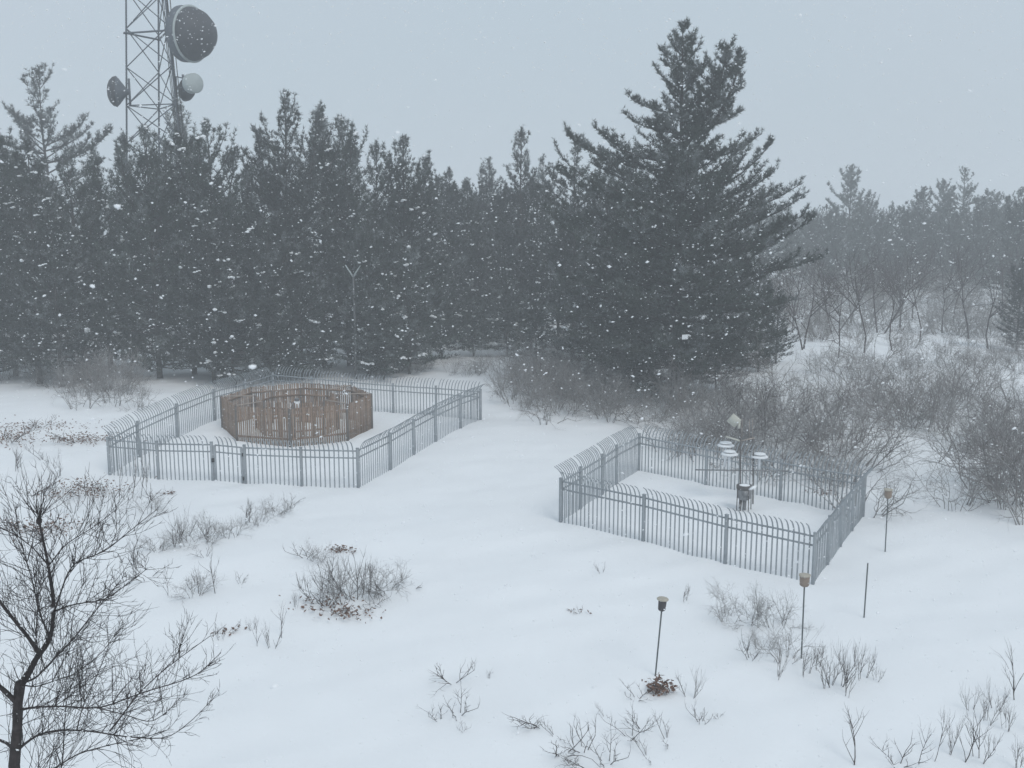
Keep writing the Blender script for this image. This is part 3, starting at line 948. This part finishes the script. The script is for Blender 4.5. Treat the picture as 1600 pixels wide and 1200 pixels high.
# ------------------------------------------------------------------ bare shrubs and trees
def grow(seed, starts, levels, n_child, ratio=(.5, .75), ang=(22, 55), up_=.25, wander=.14, rr=.62, tmin=.25, K=4, S=3, mb=None, ends=None, minlen=.05):
    """starts: (point, direction, length, radius)"""
    r = np.random.default_rng(seed)
    mb = mb or MB()
    cur = starts
    for lv in range(levels + 1):
        if not cur: break
        P = np.zeros((len(cur), K, 3)); RR = np.zeros((len(cur), K))
        nxt = []
        for bi, (p, d, L, rad) in enumerate(cur):
            p = np.array(p, float); d = np.array(d, float)
            P[bi, 0] = p
            for k in range(1, K):
                d = d + r.normal(0, wander, 3) + np.array((0, 0, up_ * .3))
                d /= np.linalg.norm(d)
                p = p + d * L / (K - 1)
                P[bi, k] = p
            RR[bi] = np.linspace(rad, rad * (.45 if lv < levels else .3), K)
            if ends is not None and lv == levels: ends.append((p, d))
            if lv < levels:
                nc = n_child[lv]
                nc = int(nc + r.integers(-1, 2)) if nc > 2 else nc
                for c in range(nc):
                    t = r.uniform(tmin, 1.0) if c else 1.0
                    q = np.array([np.interp(t, np.linspace(0, 1, K), P[bi, :, x]) for x in range(3)])
                    a = R(r.uniform(*ang)) * (.5 if c == 0 else 1)
                    s_ = r.normal(size=3); s_ -= (s_ @ d) * d; s_ /= np.linalg.norm(s_)
                    cd = d * math.cos(a) + s_ * math.sin(a) + np.array((0, 0, up_))
                    cd /= np.linalg.norm(cd)
                    Lc = L * r.uniform(*ratio) * (1.1 - .35 * t)
                    if Lc > minlen:
                        nxt.append((q, cd, Lc, max(.0022, rad * rr * (1.05 - .3 * t))))
        mb.tubes(P, RR, S, False)
        cur = nxt
    return mb

def shrub_mesh(seed, style):
    r = np.random.default_rng(seed)
    st_ = []
    ends = []
    if style == 'thicket':          # a tangle about 2.4 m high
        for k in range(12):
            a, t = r.uniform(0, 6.28), r.uniform(.15, 1.1)
            st_.append(((.35 * math.cos(a), .35 * math.sin(a), -.15), (math.cos(a) * t, math.sin(a) * t, 1), r.uniform(.7, 1.3), r.uniform(.011, .017)))
        mb = grow(seed, st_, 3, (4, 4, 4), (.48, .85), (24, 70), .06, .22, .66)
    elif style == 'upright':        # a few straight whips about 1 m high
        for k in range(r.integers(3, 6)):
            a, t = r.uniform(0, 6.28), r.uniform(.1, .6)
            st_.append(((.12 * math.cos(a), .12 * math.sin(a), -.1), (math.cos(a) * t, math.sin(a) * t, 1), r.uniform(.4, .85), r.uniform(.0075, .011)))
        mb = grow(seed, st_, 2, (5, 3), (.4, .75), (20, 50), .28, .10, .68)
    elif style == 'sapling':        # one stem with rising side shoots
        st_.append(((0, 0, -.15), (r.normal(0, .12), r.normal(0, .12), 1), 1.0, .0145))
        mb = grow(seed, st_, 2, (8, 3), (.35, .7), (25, 52), .3, .10, .62, .2)
    else:                           # spread: low crooked twigs
        for k in range(r.integers(2, 5)):
            a, t = r.uniform(0, 6.28), r.uniform(.5, 1.3)
            st_.append(((.06 * math.cos(a), .06 * math.sin(a), -.05), (math.cos(a) * t, math.sin(a) * t, .8), r.uniform(.35, .6), r.uniform(.008, .0115)))
        mb = grow(seed, st_, 2, (4, 3), (.35, .7), (30, 70), .22, .16, .7)
    return [('twigs', mb.mesh('twigs', M['twig' if style == 'thicket' else 'stem']))]

SH = {s: [shrub_mesh(300 + 17 * q + len(s), s) for q in range(n)] for s, n in (('thicket', 6), ('upright', 5), ('sapling', 4), ('spread', 5))}
NOM = dict(thicket=2.5, upright=1.25, sapling=1.35, spread=.72)
HGT = {}
for q in SH.values():
    for ms in q:
        co = np.empty(len(ms[0][1].vertices) * 3, np.float32); ms[0][1].vertices.foreach_get('co', co)
        HGT[ms[0][1].name] = float(np.percentile(co[2::3], 99.3))
srng = random.Random(5)

def shrub(style, px, foot, hpx, label, group=None, name='shrub', v=None, wide=1.0):
    p = at(px, foot)
    h = hpx * p[1] / (F_PX * math.cos(PITCH))
    ms = SH[style][srng.randrange(len(SH[style])) if v is None else v]
    s = h / HGT[ms[0][1].name]
    o = stand(name, label, 'shrub', ms, p, s, srng.uniform(0, 6.28), group)
    o.scale = (s * wide, s * wide, s)
    return o

def leaf_clump(n, spread, seed):
    r = np.random.default_rng(seed)
    mb = MB()
    c = r.normal(0, 1, (n, 3)) * np.array(spread); c[:, 2] = np.abs(c[:, 2])
    u = unit(r.normal(size=(n, 3))); w = unit(np.cross(u, r.normal(size=(n, 3))))
    nn = np.cross(u, w)
    ln, wd = r.uniform(.045, .085, (n, 1)), r.uniform(.025, .045, (n, 1))
    v = np.stack((c - u * ln, c - u * ln * .1 - w * wd + nn * .012, c + u * ln * 1.1, c + u * ln * .05 + w * wd + nn * .012), 1).reshape(-1, 3)
    k = np.arange(n)[:, None] * 4
    t = np.concatenate((k + (0, 1, 2), k + (0, 2, 3)))
    return mb.add(v, t).mesh('leaves', M['leaf'])

def add_leaves(o, n, spread, off, seed):
    s = o.scale[0]
    return obj('leaves', leaf_clump(n, spread, seed), o, [c / s for c in off], (0, 0, -o.rotation_euler.z), (1 / s,) * 3)

# thickets
def scatter(poly_rows, n, label, group, hpx, style='thicket', seed=1):
    r = random.Random(seed)
    for k in range(n):
        while True:
            y = r.uniform(poly_rows[0][0], poly_rows[-1][0])
            xl = np.interp(y, [q[0] for q in poly_rows], [q[1] for q in poly_rows])
            xr = np.interp(y, [q[0] for q in poly_rows], [q[2] for q in poly_rows])
            if r.random() < (xr - xl) / max(q[2] - q[1] for q in poly_rows): break
        x = r.uniform(xl, xr)
        shrub(style, x, y, r.uniform(*hpx), label, group, wide=r.uniform(.7, 1.1))
scatter([(585, 780, 860), (605, 775, 1060), (640, 800, 1100), (662, 850, 1020)], 42, 'leafless shrub of the thicket spreading between the two fenced yards below the pines', 'thicket between the fenced yards', (50, 88), seed=2)
scatter([(640, 1050, 1300), (680, 1040, 1330), (715, 1040, 1340), (745, 1150, 1350), (775, 1260, 1370)], 27, 'leafless shrub of the dense thicket right behind the fenced instruments', 'thicket behind the instrument yard', (65, 120), seed=3)
scatter([(745, 1480, 1640), (790, 1460, 1650), (835, 1490, 1650)], 9, 'leafless shrub of the big brown thicket beside open snow at the picture edge', 'big brown thicket', (110, 165), seed=4)
scatter([(600, 1330, 1420), (640, 1340, 1620), (690, 1380, 1650), (715, 1500, 1650)], 26, 'leafless shrub standing on snow beyond the instrument yard, below the far wood', 'shrubs beyond the instrument yard', (60, 105), seed=5)
scatter([(520, 1230, 1600), (560, 1220, 1640), (590, 1240, 1640)], 34, 'hazy leafless shrub on the snowy rise below the distant trees', 'hazy shrubs on the rise', (28, 52), seed=6)
scatter([(472, 1200, 1640), (500, 1210, 1640), (530, 1220, 1640)], 60, 'faint shrub under the distant trees beyond the snowy rise', 'faint shrubs under the distant trees', (36, 72), seed=16)
scatter([(585, -20, 120), (615, 0, 210), (640, 40, 250)], 20, 'leafless shrub under the pines behind the near fence corner', 'shrubs under the pines', (40, 80), seed=7)
scatter([(575, 560, 760), (590, 580, 780)], 14, 'small leafless shrub on snow behind the octagonal enclosure fence', 'shrubs behind the back fence', (24, 48), 'thicket', seed=8)

# two shrubs that stand out
shrub('sapling', 1460, 722, 55, 'small young tree with a few pale leaves alone on snow by the thicket', v=1, wide=1.6)
add_leaves(shrub('thicket', 1345, 800, 95, 'leaning bare shrub reaching past the far corner post of the instrument yard', wide=1.4), 60, (.25, .25, .12), (-1.6, -.3, .5), 3)

# twigs poking out of the snow in the open, one entry each: style, x, foot row, height in px, wide, label or None
LOW = [
 ('upright', 272, 852, 62, 1.0, None), ('upright', 330, 845, 52, 1.1, None), ('sapling', 356, 842, 42, 1.0, None), ('upright', 390, 818, 42, 1.2, None), ('spread', 432, 802, 26, 1.6, None), ('spread', 245, 862, 26, 1.5, None),
 ('sapling', 262, 932, 58, .8, None), ('upright', 306, 926, 44, .9, None), ('sapling', 337, 928, 72, .9, None), ('spread', 376, 912, 24, 1.2, None), ('spread', 228, 905, 40, 1.2, None),
 ('sapling', 402, 1010, 50, .8, None), ('upright', 424, 1014, 46, .9, None), ('sapling', 440, 998, 62, .9, None), ('upright', 345, 1000, 30, 1.0, None),
 ('upright', 498, 940, 72, 1.0, None), ('sapling', 525, 932, 78, .9, None), ('upright', 553, 934, 84, .9, None), ('spread', 602, 924, 42, 1.5, None), ('spread', 480, 872, 26, 1.7, None), ('spread', 648, 918, 14, 1.4, None), ('upright', 462, 950, 34, .8, None),
]
LOW += [('upright', 30, 735, 40, 1.2, None), ('spread', 70, 720, 26, 1.6, None), ('upright', 95, 745, 44, 1.1, None), ('spread', 40, 775, 30, 1.5, None), ('upright', 150, 790, 40, 1.0, None), ('sapling', 20, 800, 70, .9, None), ('upright', 118, 800, 50, 1.0, None), ('spread', 180, 820, 30, 1.4, None),
        ('upright', 215, 880, 52, .9, None), ('spread', 320, 870, 24, 1.5, None), ('upright', 290, 838, 40, 1.0, None), ('spread', 455, 790, 24, 1.5, None), ('sapling', 512, 915, 62, .9, None), ('upright', 575, 925, 66, .9, None), ('spread', 585, 945, 24, 1.4, None), ('upright', 395, 985, 26, .9, None)]
def low_twig(it, lb, gr):
    shrub(it[0], it[1], it[2], it[3], lb, gr, name='twiggy_sapling' if it[0] == 'sapling' else 'shrub', wide=it[4])
LOW += [('thicket', x, y, h, 1.2, None) for x, y, h in ((248, 858, 34), (288, 850, 40), (324, 846, 42), (360, 838, 36), (404, 818, 34), (436, 804, 30), (530, 936, 66), (566, 934, 62), (604, 926, 46), (500, 876, 34), (235, 800, 40), (300, 930, 44))]
LOW.sort(key=lambda t: t[1])
ordinals([t for t in LOW if t[1] < 250], 'bare twigs in snow around the bare foreground tree crown, # from the picture edge', 'twigs round the foreground tree', low_twig)
ordinals([t for t in LOW if 250 <= t[1] < 458], 'sparse bare twigs in snow below the fence gate, # from the foreground tree', 'twigs below the fence gate', low_twig)
ordinals([t for t in LOW if t[1] >= 458], 'bare twigs of the leafy clump on the slope, # from the foreground tree', 'twigs of the clump on the slope', low_twig)
LOW2 = [('spread', 706, 1064, 42, 1.2), ('spread', 716, 1116, 42, 1.2), ('spread', 688, 1126, 26, 1.2), ('spread', 722, 1142, 16, 1.2), ('spread', 764, 1062, 12, 1.4)]
ordinals(sorted(LOW2, key=lambda t: t[1]), 'low crooked twigs standing alone on the smooth slope, # from the left', 'lone crooked twigs on the slope', low_twig)
LOW3 = [('spread', 848, 1130, 42, 1.4), ('spread', 876, 1176, 44, 1.5), ('spread', 912, 1172, 62, 1.2), ('spread', 948, 1192, 50, 1.1), ('spread', 985, 1152, 56, 1.2), ('spread', 1043, 1158, 36, 1.3), ('spread', 1012, 1184, 30, 1.3),
        ('spread', 1095, 1130, 34, 1.1), ('upright', 1078, 1088, 58, .9), ('spread', 994, 1092, 26, 1.6), ('spread', 893, 1194, 22, 1.0), ('spread', 946, 1120, 24, .8), ('spread', 830, 1138, 16, 1.6), ('spread', 1122, 1122, 20, 1.0), ('spread', 925, 1200, 40, 1.2),
        ('upright', 940, 896, 20, 1.2), ('upright', 1072, 940, 30, 1.1), ('spread', 870, 1152, 30, 1.3), ('spread', 1005, 1140, 34, 1.2)]
ordinals(sorted(LOW3, key=lambda t: t[1]), 'low forked twigs scattered round the dark cup pole, # from the left', 'forked twigs near the dark cup pole', low_twig)
LOW4 = [('thicket', 1140, 968, 58, .9), ('thicket', 1178, 974, 56, 1.0), ('thicket', 1212, 978, 62, .9), ('thicket', 1226, 1032, 70, .8), ('spread', 1172, 1030, 40, 1.0), ('thicket', 1190, 1015, 40, .8)]
ordinals(sorted(LOW4, key=lambda t: t[1]), 'dense bare bush before the instrument fence corner, # from the left', 'dense bushes before the fence corner', low_twig)
LOW5 = [('upright', 1215, 1060, 60, .7), ('upright', 1262, 1056, 55, 1.0), ('upright', 1290, 1072, 74, .9), ('upright', 1305, 1072, 80, .9), ('upright', 1326, 1086, 66, .8), ('upright', 1350, 1062, 58, .9), ('upright', 1368, 1064, 34, .9), ('sapling', 1318, 1050, 60, .8), ('upright', 1280, 1045, 48, .9), ('upright', 1340, 1040, 50, .8)]
ordinals(sorted(LOW5, key=lambda t: t[1]), 'upright whippy stems beside the tan bucket pole, # from the left', 'whippy stems by the bucket pole', low_twig)
LOW6 = [('sapling', 1435, 1192, 88, 1.0), ('sapling', 1458, 1190, 100, .7), ('upright', 1478, 1180, 78, .8), ('sapling', 1502, 1192, 108, .9), ('upright', 1526, 1188, 84, .9), ('upright', 1540, 1130, 62, .9), ('sapling', 1586, 1094, 98, 1.0), ('upright', 1572, 1140, 60, .9), ('upright', 1592, 1204, 66, .9), ('upright', 1518, 1110, 50, .8),
        ('upright', 1556, 1108, 56, .9), ('spread', 1402, 1196, 46, 1.2), ('upright', 1610, 1150, 80, .9)]
ordinals(sorted(LOW6, key=lambda t: t[1]), 'young bare stems in the snowy bottom corner, # from the left', 'young stems in the corner', low_twig)
shrub('sapling', 1334, 1198, 100, 'single fan-shaped bare sapling in open snow at the bottom edge', name='twiggy_sapling', v=2, wide=1.3)
# thin saplings by the near fence corner
for x, y, h in ((205, 778, 88), (218, 780, 95), (186, 785, 70), (228, 774, 60)):
    shrub('sapling', x, y, h, 'thin bare sapling just outside the near corner of the gated fence', 'saplings by the gated fence corner', name='twiggy_sapling', wide=.55)
# low oak shrubs still holding brown leaves
LEAFY = [(130, 772, 46, 380, (.9, .5, .34), 'brown-leaved low shrub outside the near corner of the gated fence'),
         (126, 690, 26, 420, (.9, .45, .24), 'flat clump of russet leaves on the drift beside the gated fence'),
         (62, 668, 20, 240, (1.6, .6, .20), 'row of small brown leaf tufts in snow below the pines'),
         (14, 690, 44, 420, (.8, .8, .45), 'brown-leaved shrub cut off by the picture edge below the pines'),
         (62, 828, 30, 260, (.8, .5, .2), 'dull leafy clump in snow seen through the bare foreground tree'),
         (262, 772, 8, 26, (.22, .1, .05), 'tiny scrap of brown leaves before the gated fence'),
         (532, 862, 12, 70, (.3, .14, .08), 'small bunch of brown leaves beside the bare twigs on the slope'),
         (508, 948, 30, 80, (.5, .35, .18), 'brown-leaved twigs at the foot of the slope saplings'),
         (545, 962, 26, 110, (.4, .3, .16), 'knot of dead leaves low on the snow slope'),
         (354, 990, 18, 24, (.20, .2, .06), 'few dead leaves on a twig in the open snow near the foreground tree'),
         (1030, 1082, 28, 170, (.18, .16, .24), 'bunch of dead brown leaves at the foot of the dark cup pole'),
         (905, 958, 14, 10, (.2, .1, .05), 'faint wisps of dry grass on the open slope')]
for k, (x, y, h, n, sp, lb) in enumerate(LEAFY):
    o = shrub('spread', x, y, max(h, 14), lb, wide=1.5)
    add_leaves(o, n, sp, (0, 0, .06), 40 + k)

# far bare trees
def bare_tree(seed, H):
    r = np.random.default_rng(seed)
    tr = [((0, 0, -.4), (r.normal(0, .06), r.normal(0, .06), 1), H * .5, H * .0085)]
    if seed % 2: tr.append(((.3, .1, -.4), (.22, .05, 1), H * .46, H * .0075))
    return [('limbs', grow(seed, tr, 4, (6, 4, 4, 3), (.5, .8), (24, 60), .12, .14, .6, .35, S=4).mesh('limbs', M['stem']))]
BT = [bare_tree(500 + k, 10) for k in range(3)]
far_bare = [(1255, 545, 360), (1300, 520, 370), (1350, 552, 345), (1372, 520, 362), (1437, 535, 350), (1472, 520, 358), (1515, 530, 362), (1405, 512, 370), (1545, 545, 370), (1280, 505, 380), (1590, 520, 350), (1330, 505, 375),
            (1238, 520, 372), (1425, 500, 350), (1490, 505, 350), (1570, 505, 355), (1310, 560, 400), (1395, 548, 392)]
far_bare.sort()
def put_bare(it, lb, gr):
    x, y, pt = it
    p = at(x, y)
    h = px_h(pt - 34 + (x * 37) % 36, p[0], p[1]) - gz(p[0], p[1])
    stand('bare_tree', lb, 'tree', BT[(x * 7) % 3], p, h / 10, x * 1.3, gr)
ordinals(far_bare, 'leafless tree in the hazy wood, # from the tallest pine outwards', 'bare trees in the hazy wood', put_bare)
for k, (x, y, pt) in enumerate([(1190, 700, 560), (1235, 690, 575), (1160, 690, 565)]):
    p = at(x, y)
    h = px_h(pt, p[0], p[1]) - gz(p[0], p[1])
    stand('bare_tree', 'bare dark-stemmed young tree just behind the instrument yard', 'tree', BT[k % 3], p, h / 10, k * 2.1 + 1, 'young trees behind the instrument yard')

# ------------------------------------------------------------------ the bare tree close to the camera
FD = 9.2
fr = np.random.default_rng(77)
def fpts(pp, dz0, dz1):
    n = len(pp)
    return np.array([aty(x, y, FD + dz0 + (dz1 - dz0) * k / max(1, n - 1)) for k, (x, y) in enumerate(pp)])
base = aty(22, 1195, FD)
base_g = np.array((base[0] - .12, base[1] + .1, gz(base[0], base[1])))
ft = thing('bare_tree', 'leafless dark-barked tree close by, its crown filling the lower corner', 'tree', base_g)
limbs = [  # pixel path, depth offset start/end, radius start/end (m)
 ([(23, 1192), (27, 1140), (28, 1095), (32, 1066)], 0, 0, .088, .076),
 ([(32, 1072), (47, 1048), (58, 1026), (73, 1008), (82, 985), (84, 939), (79, 905), (74, 875), (66, 838), (61, 813)], 0, .25, .060, .017),
 ([(26, 1098), (10, 1082), (-8, 1066), (-30, 1040)], 0, -.3, .045, .03),
 ([(60, 1020), (44, 995), (15, 960), (-12, 925), (-30, 890)], .0, .4, .036, .02),
 ([(28, 1112), (40, 1107), (60, 1105), (92, 1103), (155, 1108), (225, 1081), (282, 1065), (312, 1052), (345, 1020)], 0, -.5, .024, .005),
 ([(25, 1176), (36, 1164), (60, 1147), (95, 1140), (140, 1142), (200, 1152), (262, 1155), (300, 1126), (333, 1092)], 0, .5, .026, .005),
 ([(23, 1240), (50, 1218), (80, 1204), (120, 1178), (170, 1164), (228, 1152), (262, 1140)], 0, .7, .022, .005),
 ([(172, 1142), (195, 1112), (216, 1084), (252, 1050), (286, 1024), (328, 994)], .3, .6, .017, .004),
 ([(36, 1067), (56, 1060), (84, 1030), (122, 990), (140, 965), (163, 938), (190, 905)], 0, -.6, .020, .004),
 ([(86, 955), (110, 945), (165, 937), (200, 912), (228, 890)], .1, -.3, .014, .004),
 ([(76, 884), (102, 850), (146, 824), (182, 796)], .2, .6, .012, .004),
 ([(83, 962), (104, 898), (118, 878), (164, 862), (200, 832), (236, 803)], .1, -.2, .015, .004),
 ([(76, 884), (54, 858), (26, 836), (-6, 822)], .2, -.2, .013, .006),
 ([(24, 1300), (70, 1255), (97, 1204), (100, 1150), (103, 1095), (116, 1060), (122, 1010)], 0, 1.1, .016, .005),
 ([(34, 1070), (56, 1074), (90, 1062), (115, 1055), (160, 1020), (185, 985)], 0, .6, .013, .004),
 ([(30, 1180), (10, 1160), (-20, 1150)], 0, .4, .03, .02),
 ([(80, 1000), (62, 960), (50, 905), (36, 860), (24, 800)], .0, -.5, .018, .004),
 ([(60, 1030), (56, 985), (60, 940), (52, 890)], .1, -.7, .013, .004),
 ([(150, 1106), (190, 1115), (235, 1130), (262, 1112)], -.3, -.6, .010, .003),
 ([(120, 1140), (130, 1100), (150, 1060), (170, 1010)], .2, -.1, .011, .004),
]
mbt = MB()
starts, knob_starts = [], []
for pp, d0, d1, r0, r1 in limbs:
    r0, r1 = r0 * .54, max(.0032, r1 * .6)
    pts = fpts(pp, d0, d1)
    n = len(pts)
    tt, uu = np.linspace(0, 1, n), np.linspace(0, 1, n * 3)
    fine = np.stack([np.interp(uu, tt, pts[:, k]) for k in range(3)], 1)
    fine[1:-1] = (fine[:-2] + fine[1:-1] * 2 + fine[2:]) / 4
    rad = (r1 + (r0 - r1) * (1 - uu) ** 1.35) * fr.uniform(.92, 1.08, n * 3)
    mbt.tube(fine - base_g, rad, 8)
    Lw = np.linalg.norm(np.diff(fine, axis=0), axis=1).sum()
    for c in range(int(Lw * 22)):
        k = fr.integers(2, n * 3) if r0 < .03 else fr.integers(n, n * 3)
        tan = fine[k] - fine[k - 1]; tan /= np.linalg.norm(tan)
        s_ = fr.normal(size=3); s_ -= (s_ @ tan) * tan; s_ /= np.linalg.norm(s_)
        a = R(fr.uniform(25, 70))
        d = tan * math.cos(a) + s_ * math.sin(a) + np.array((0, 0, .35))
        starts.append((fine[k] - base_g, d / np.linalg.norm(d), fr.uniform(.16, .60) * (1.25 - .95 * k / (n * 3)), max(.0024, min(rad[k] * .7, fr.uniform(.0026, .0048)))))
tr = np.array([(-.05, 0, -.5), (0, 0, 0), (.03, 0, (base[2] - base_g[2]) * .5), tuple(base - base_g), tuple(fpts([(27, 1140)], 0, 0)[0] - base_g)])
trunk = MB().tube(tr, [.10, .085, .065, .051, .047], 10)
obj('trunk', trunk.mesh('trunk', M['dark_twig'], True), ft)
obj('limbs', mbt.mesh('limbs', M['dark_twig'], True), ft)
kn = fpts([(61, 813)], .25, .25)[0] - base_g
obj('knot', MB().lathe([(.012, -.04), (.024, -.025), (.028, 0), (.02, .02), (.008, .025)], 10, None, kn).mesh('knot', M['dark_twig'], True), ft)
for k in range(13):
    a, t = fr.uniform(0, 6.28), fr.uniform(.2, 1.1)
    d = np.array((math.cos(a) * t, math.sin(a) * t, 1))
    starts.append((kn, d / np.linalg.norm(d), fr.uniform(.22, .45), .0045))
obj('twigs', grow(88, starts, 2, (3, 2), (.45, .85), (20, 55), .12, .12, .68, .2, K=6, S=4).mesh('twigs', M['dark_twig']), ft)

# ------------------------------------------------------------------ falling snow and the thick air
fl = np.random.default_rng(3)
def flake_set(n, y0, y1, pw, med, sig, smax, shape):
    yy = y0 + (y1 - y0) * fl.uniform(0, 1, n) ** pw
    px = fl.uniform(-250, 1850, n); py = fl.uniform(-120, 1300, n)
    dirs = FWD[None] + np.array((1, 0, 0))[None] * ((px - 800) / F_PX)[:, None] + UP[None] * (-(py - 600) / F_PX)[:, None]
    C = CAM + dirs * (yy / dirs[:, 1])[:, None]
    C = C[C[:, 2] > hgt(C[:, 0], C[:, 1]) + .3]
    n = len(C)
    sv0, sf0 = shape
    nv = len(sv0)
    size = np.clip(fl.lognormal(math.log(med), sig, n), .0011, smax)
    st_ = np.stack((fl.uniform(.9, 1.9, n), fl.uniform(.8, 1.2, n), fl.uniform(.55, 1.05, n)), 1)
    sv = sv0[None] * (size[:, None] * fl.uniform(.65, 1.2, (n, nv)))[:, :, None] * st_[:, None, :]
    sv[:, :, 2] += sv[:, :, 0] * fl.normal(.05, .25, n)[:, None]        # tumbling
    return (sv + C[:, None]).reshape(-1, 3), (sf0[None] + (np.arange(n) * nv)[:, None, None]).reshape(-1, 3)
octa = (np.array([(1, 0, 0), (-1, 0, 0), (0, 1, 0), (0, -1, 0), (0, 0, 1), (0, 0, -1)], float),
        np.array([(0, 2, 4), (2, 1, 4), (1, 3, 4), (3, 0, 4), (2, 0, 5), (1, 2, 5), (3, 1, 5), (0, 3, 5)]))
fm = MB()
fm.add(*flake_set(34000, 4.5, 19, .85, .0036, .38, .0075, octa))
fm.add(*flake_set(1500, 2.6, 7, .8, .0030, .35, .006, icos()))
fm.add(*flake_set(30, 1.5, 2.4, 1.0, .0038, .3, .006, icos()))
vv, ff = np.concatenate(fm.v), np.concatenate(fm.t)
flakes = obj('falling_snow', make_mesh('falling_snow', vv, ff, None, M['flake'], True))
flakes['kind'] = 'stuff'
flakes['label'] = 'snowflakes drifting through the air'
flakes['category'] = 'snowflakes'

hm = bpy.data.materials.new('snowy_air')
hm.use_nodes = True
hn = hm.node_tree
hn.nodes.remove(hn.nodes['Principled BSDF'])
pv = hn.nodes.new('ShaderNodeVolumePrincipled')
pv.inputs['Color'].default_value = (.92, .95, .97, 1)
pv.inputs['Density'].default_value = HAZE_DENSITY
hn.links.new(pv.outputs['Volume'], hn.nodes['Material Output'].inputs['Volume'])
zlo = float(Zg.min()) - 1
span = float(max(abs(gx[0]), gx[-1], abs(gy[0]), gy[-1])) + 20
haze = obj('haze', MB().box((0, 0, (zlo + 39) / 2), (2 * span, 2 * span, 39 - zlo)).mesh('haze', hm))
haze['kind'] = 'stuff'
haze['label'] = 'pale snowy haze filling the air'
haze['category'] = 'haze'
tri = sum(sum(len(p.vertices) - 2 for p in me.polygons) if len(me.polygons) < 1 else len(me.loops) - 2 * len(me.polygons) for me in bpy.data.meshes)
print('TRIS', tri, 'hero tufts', hero.count)
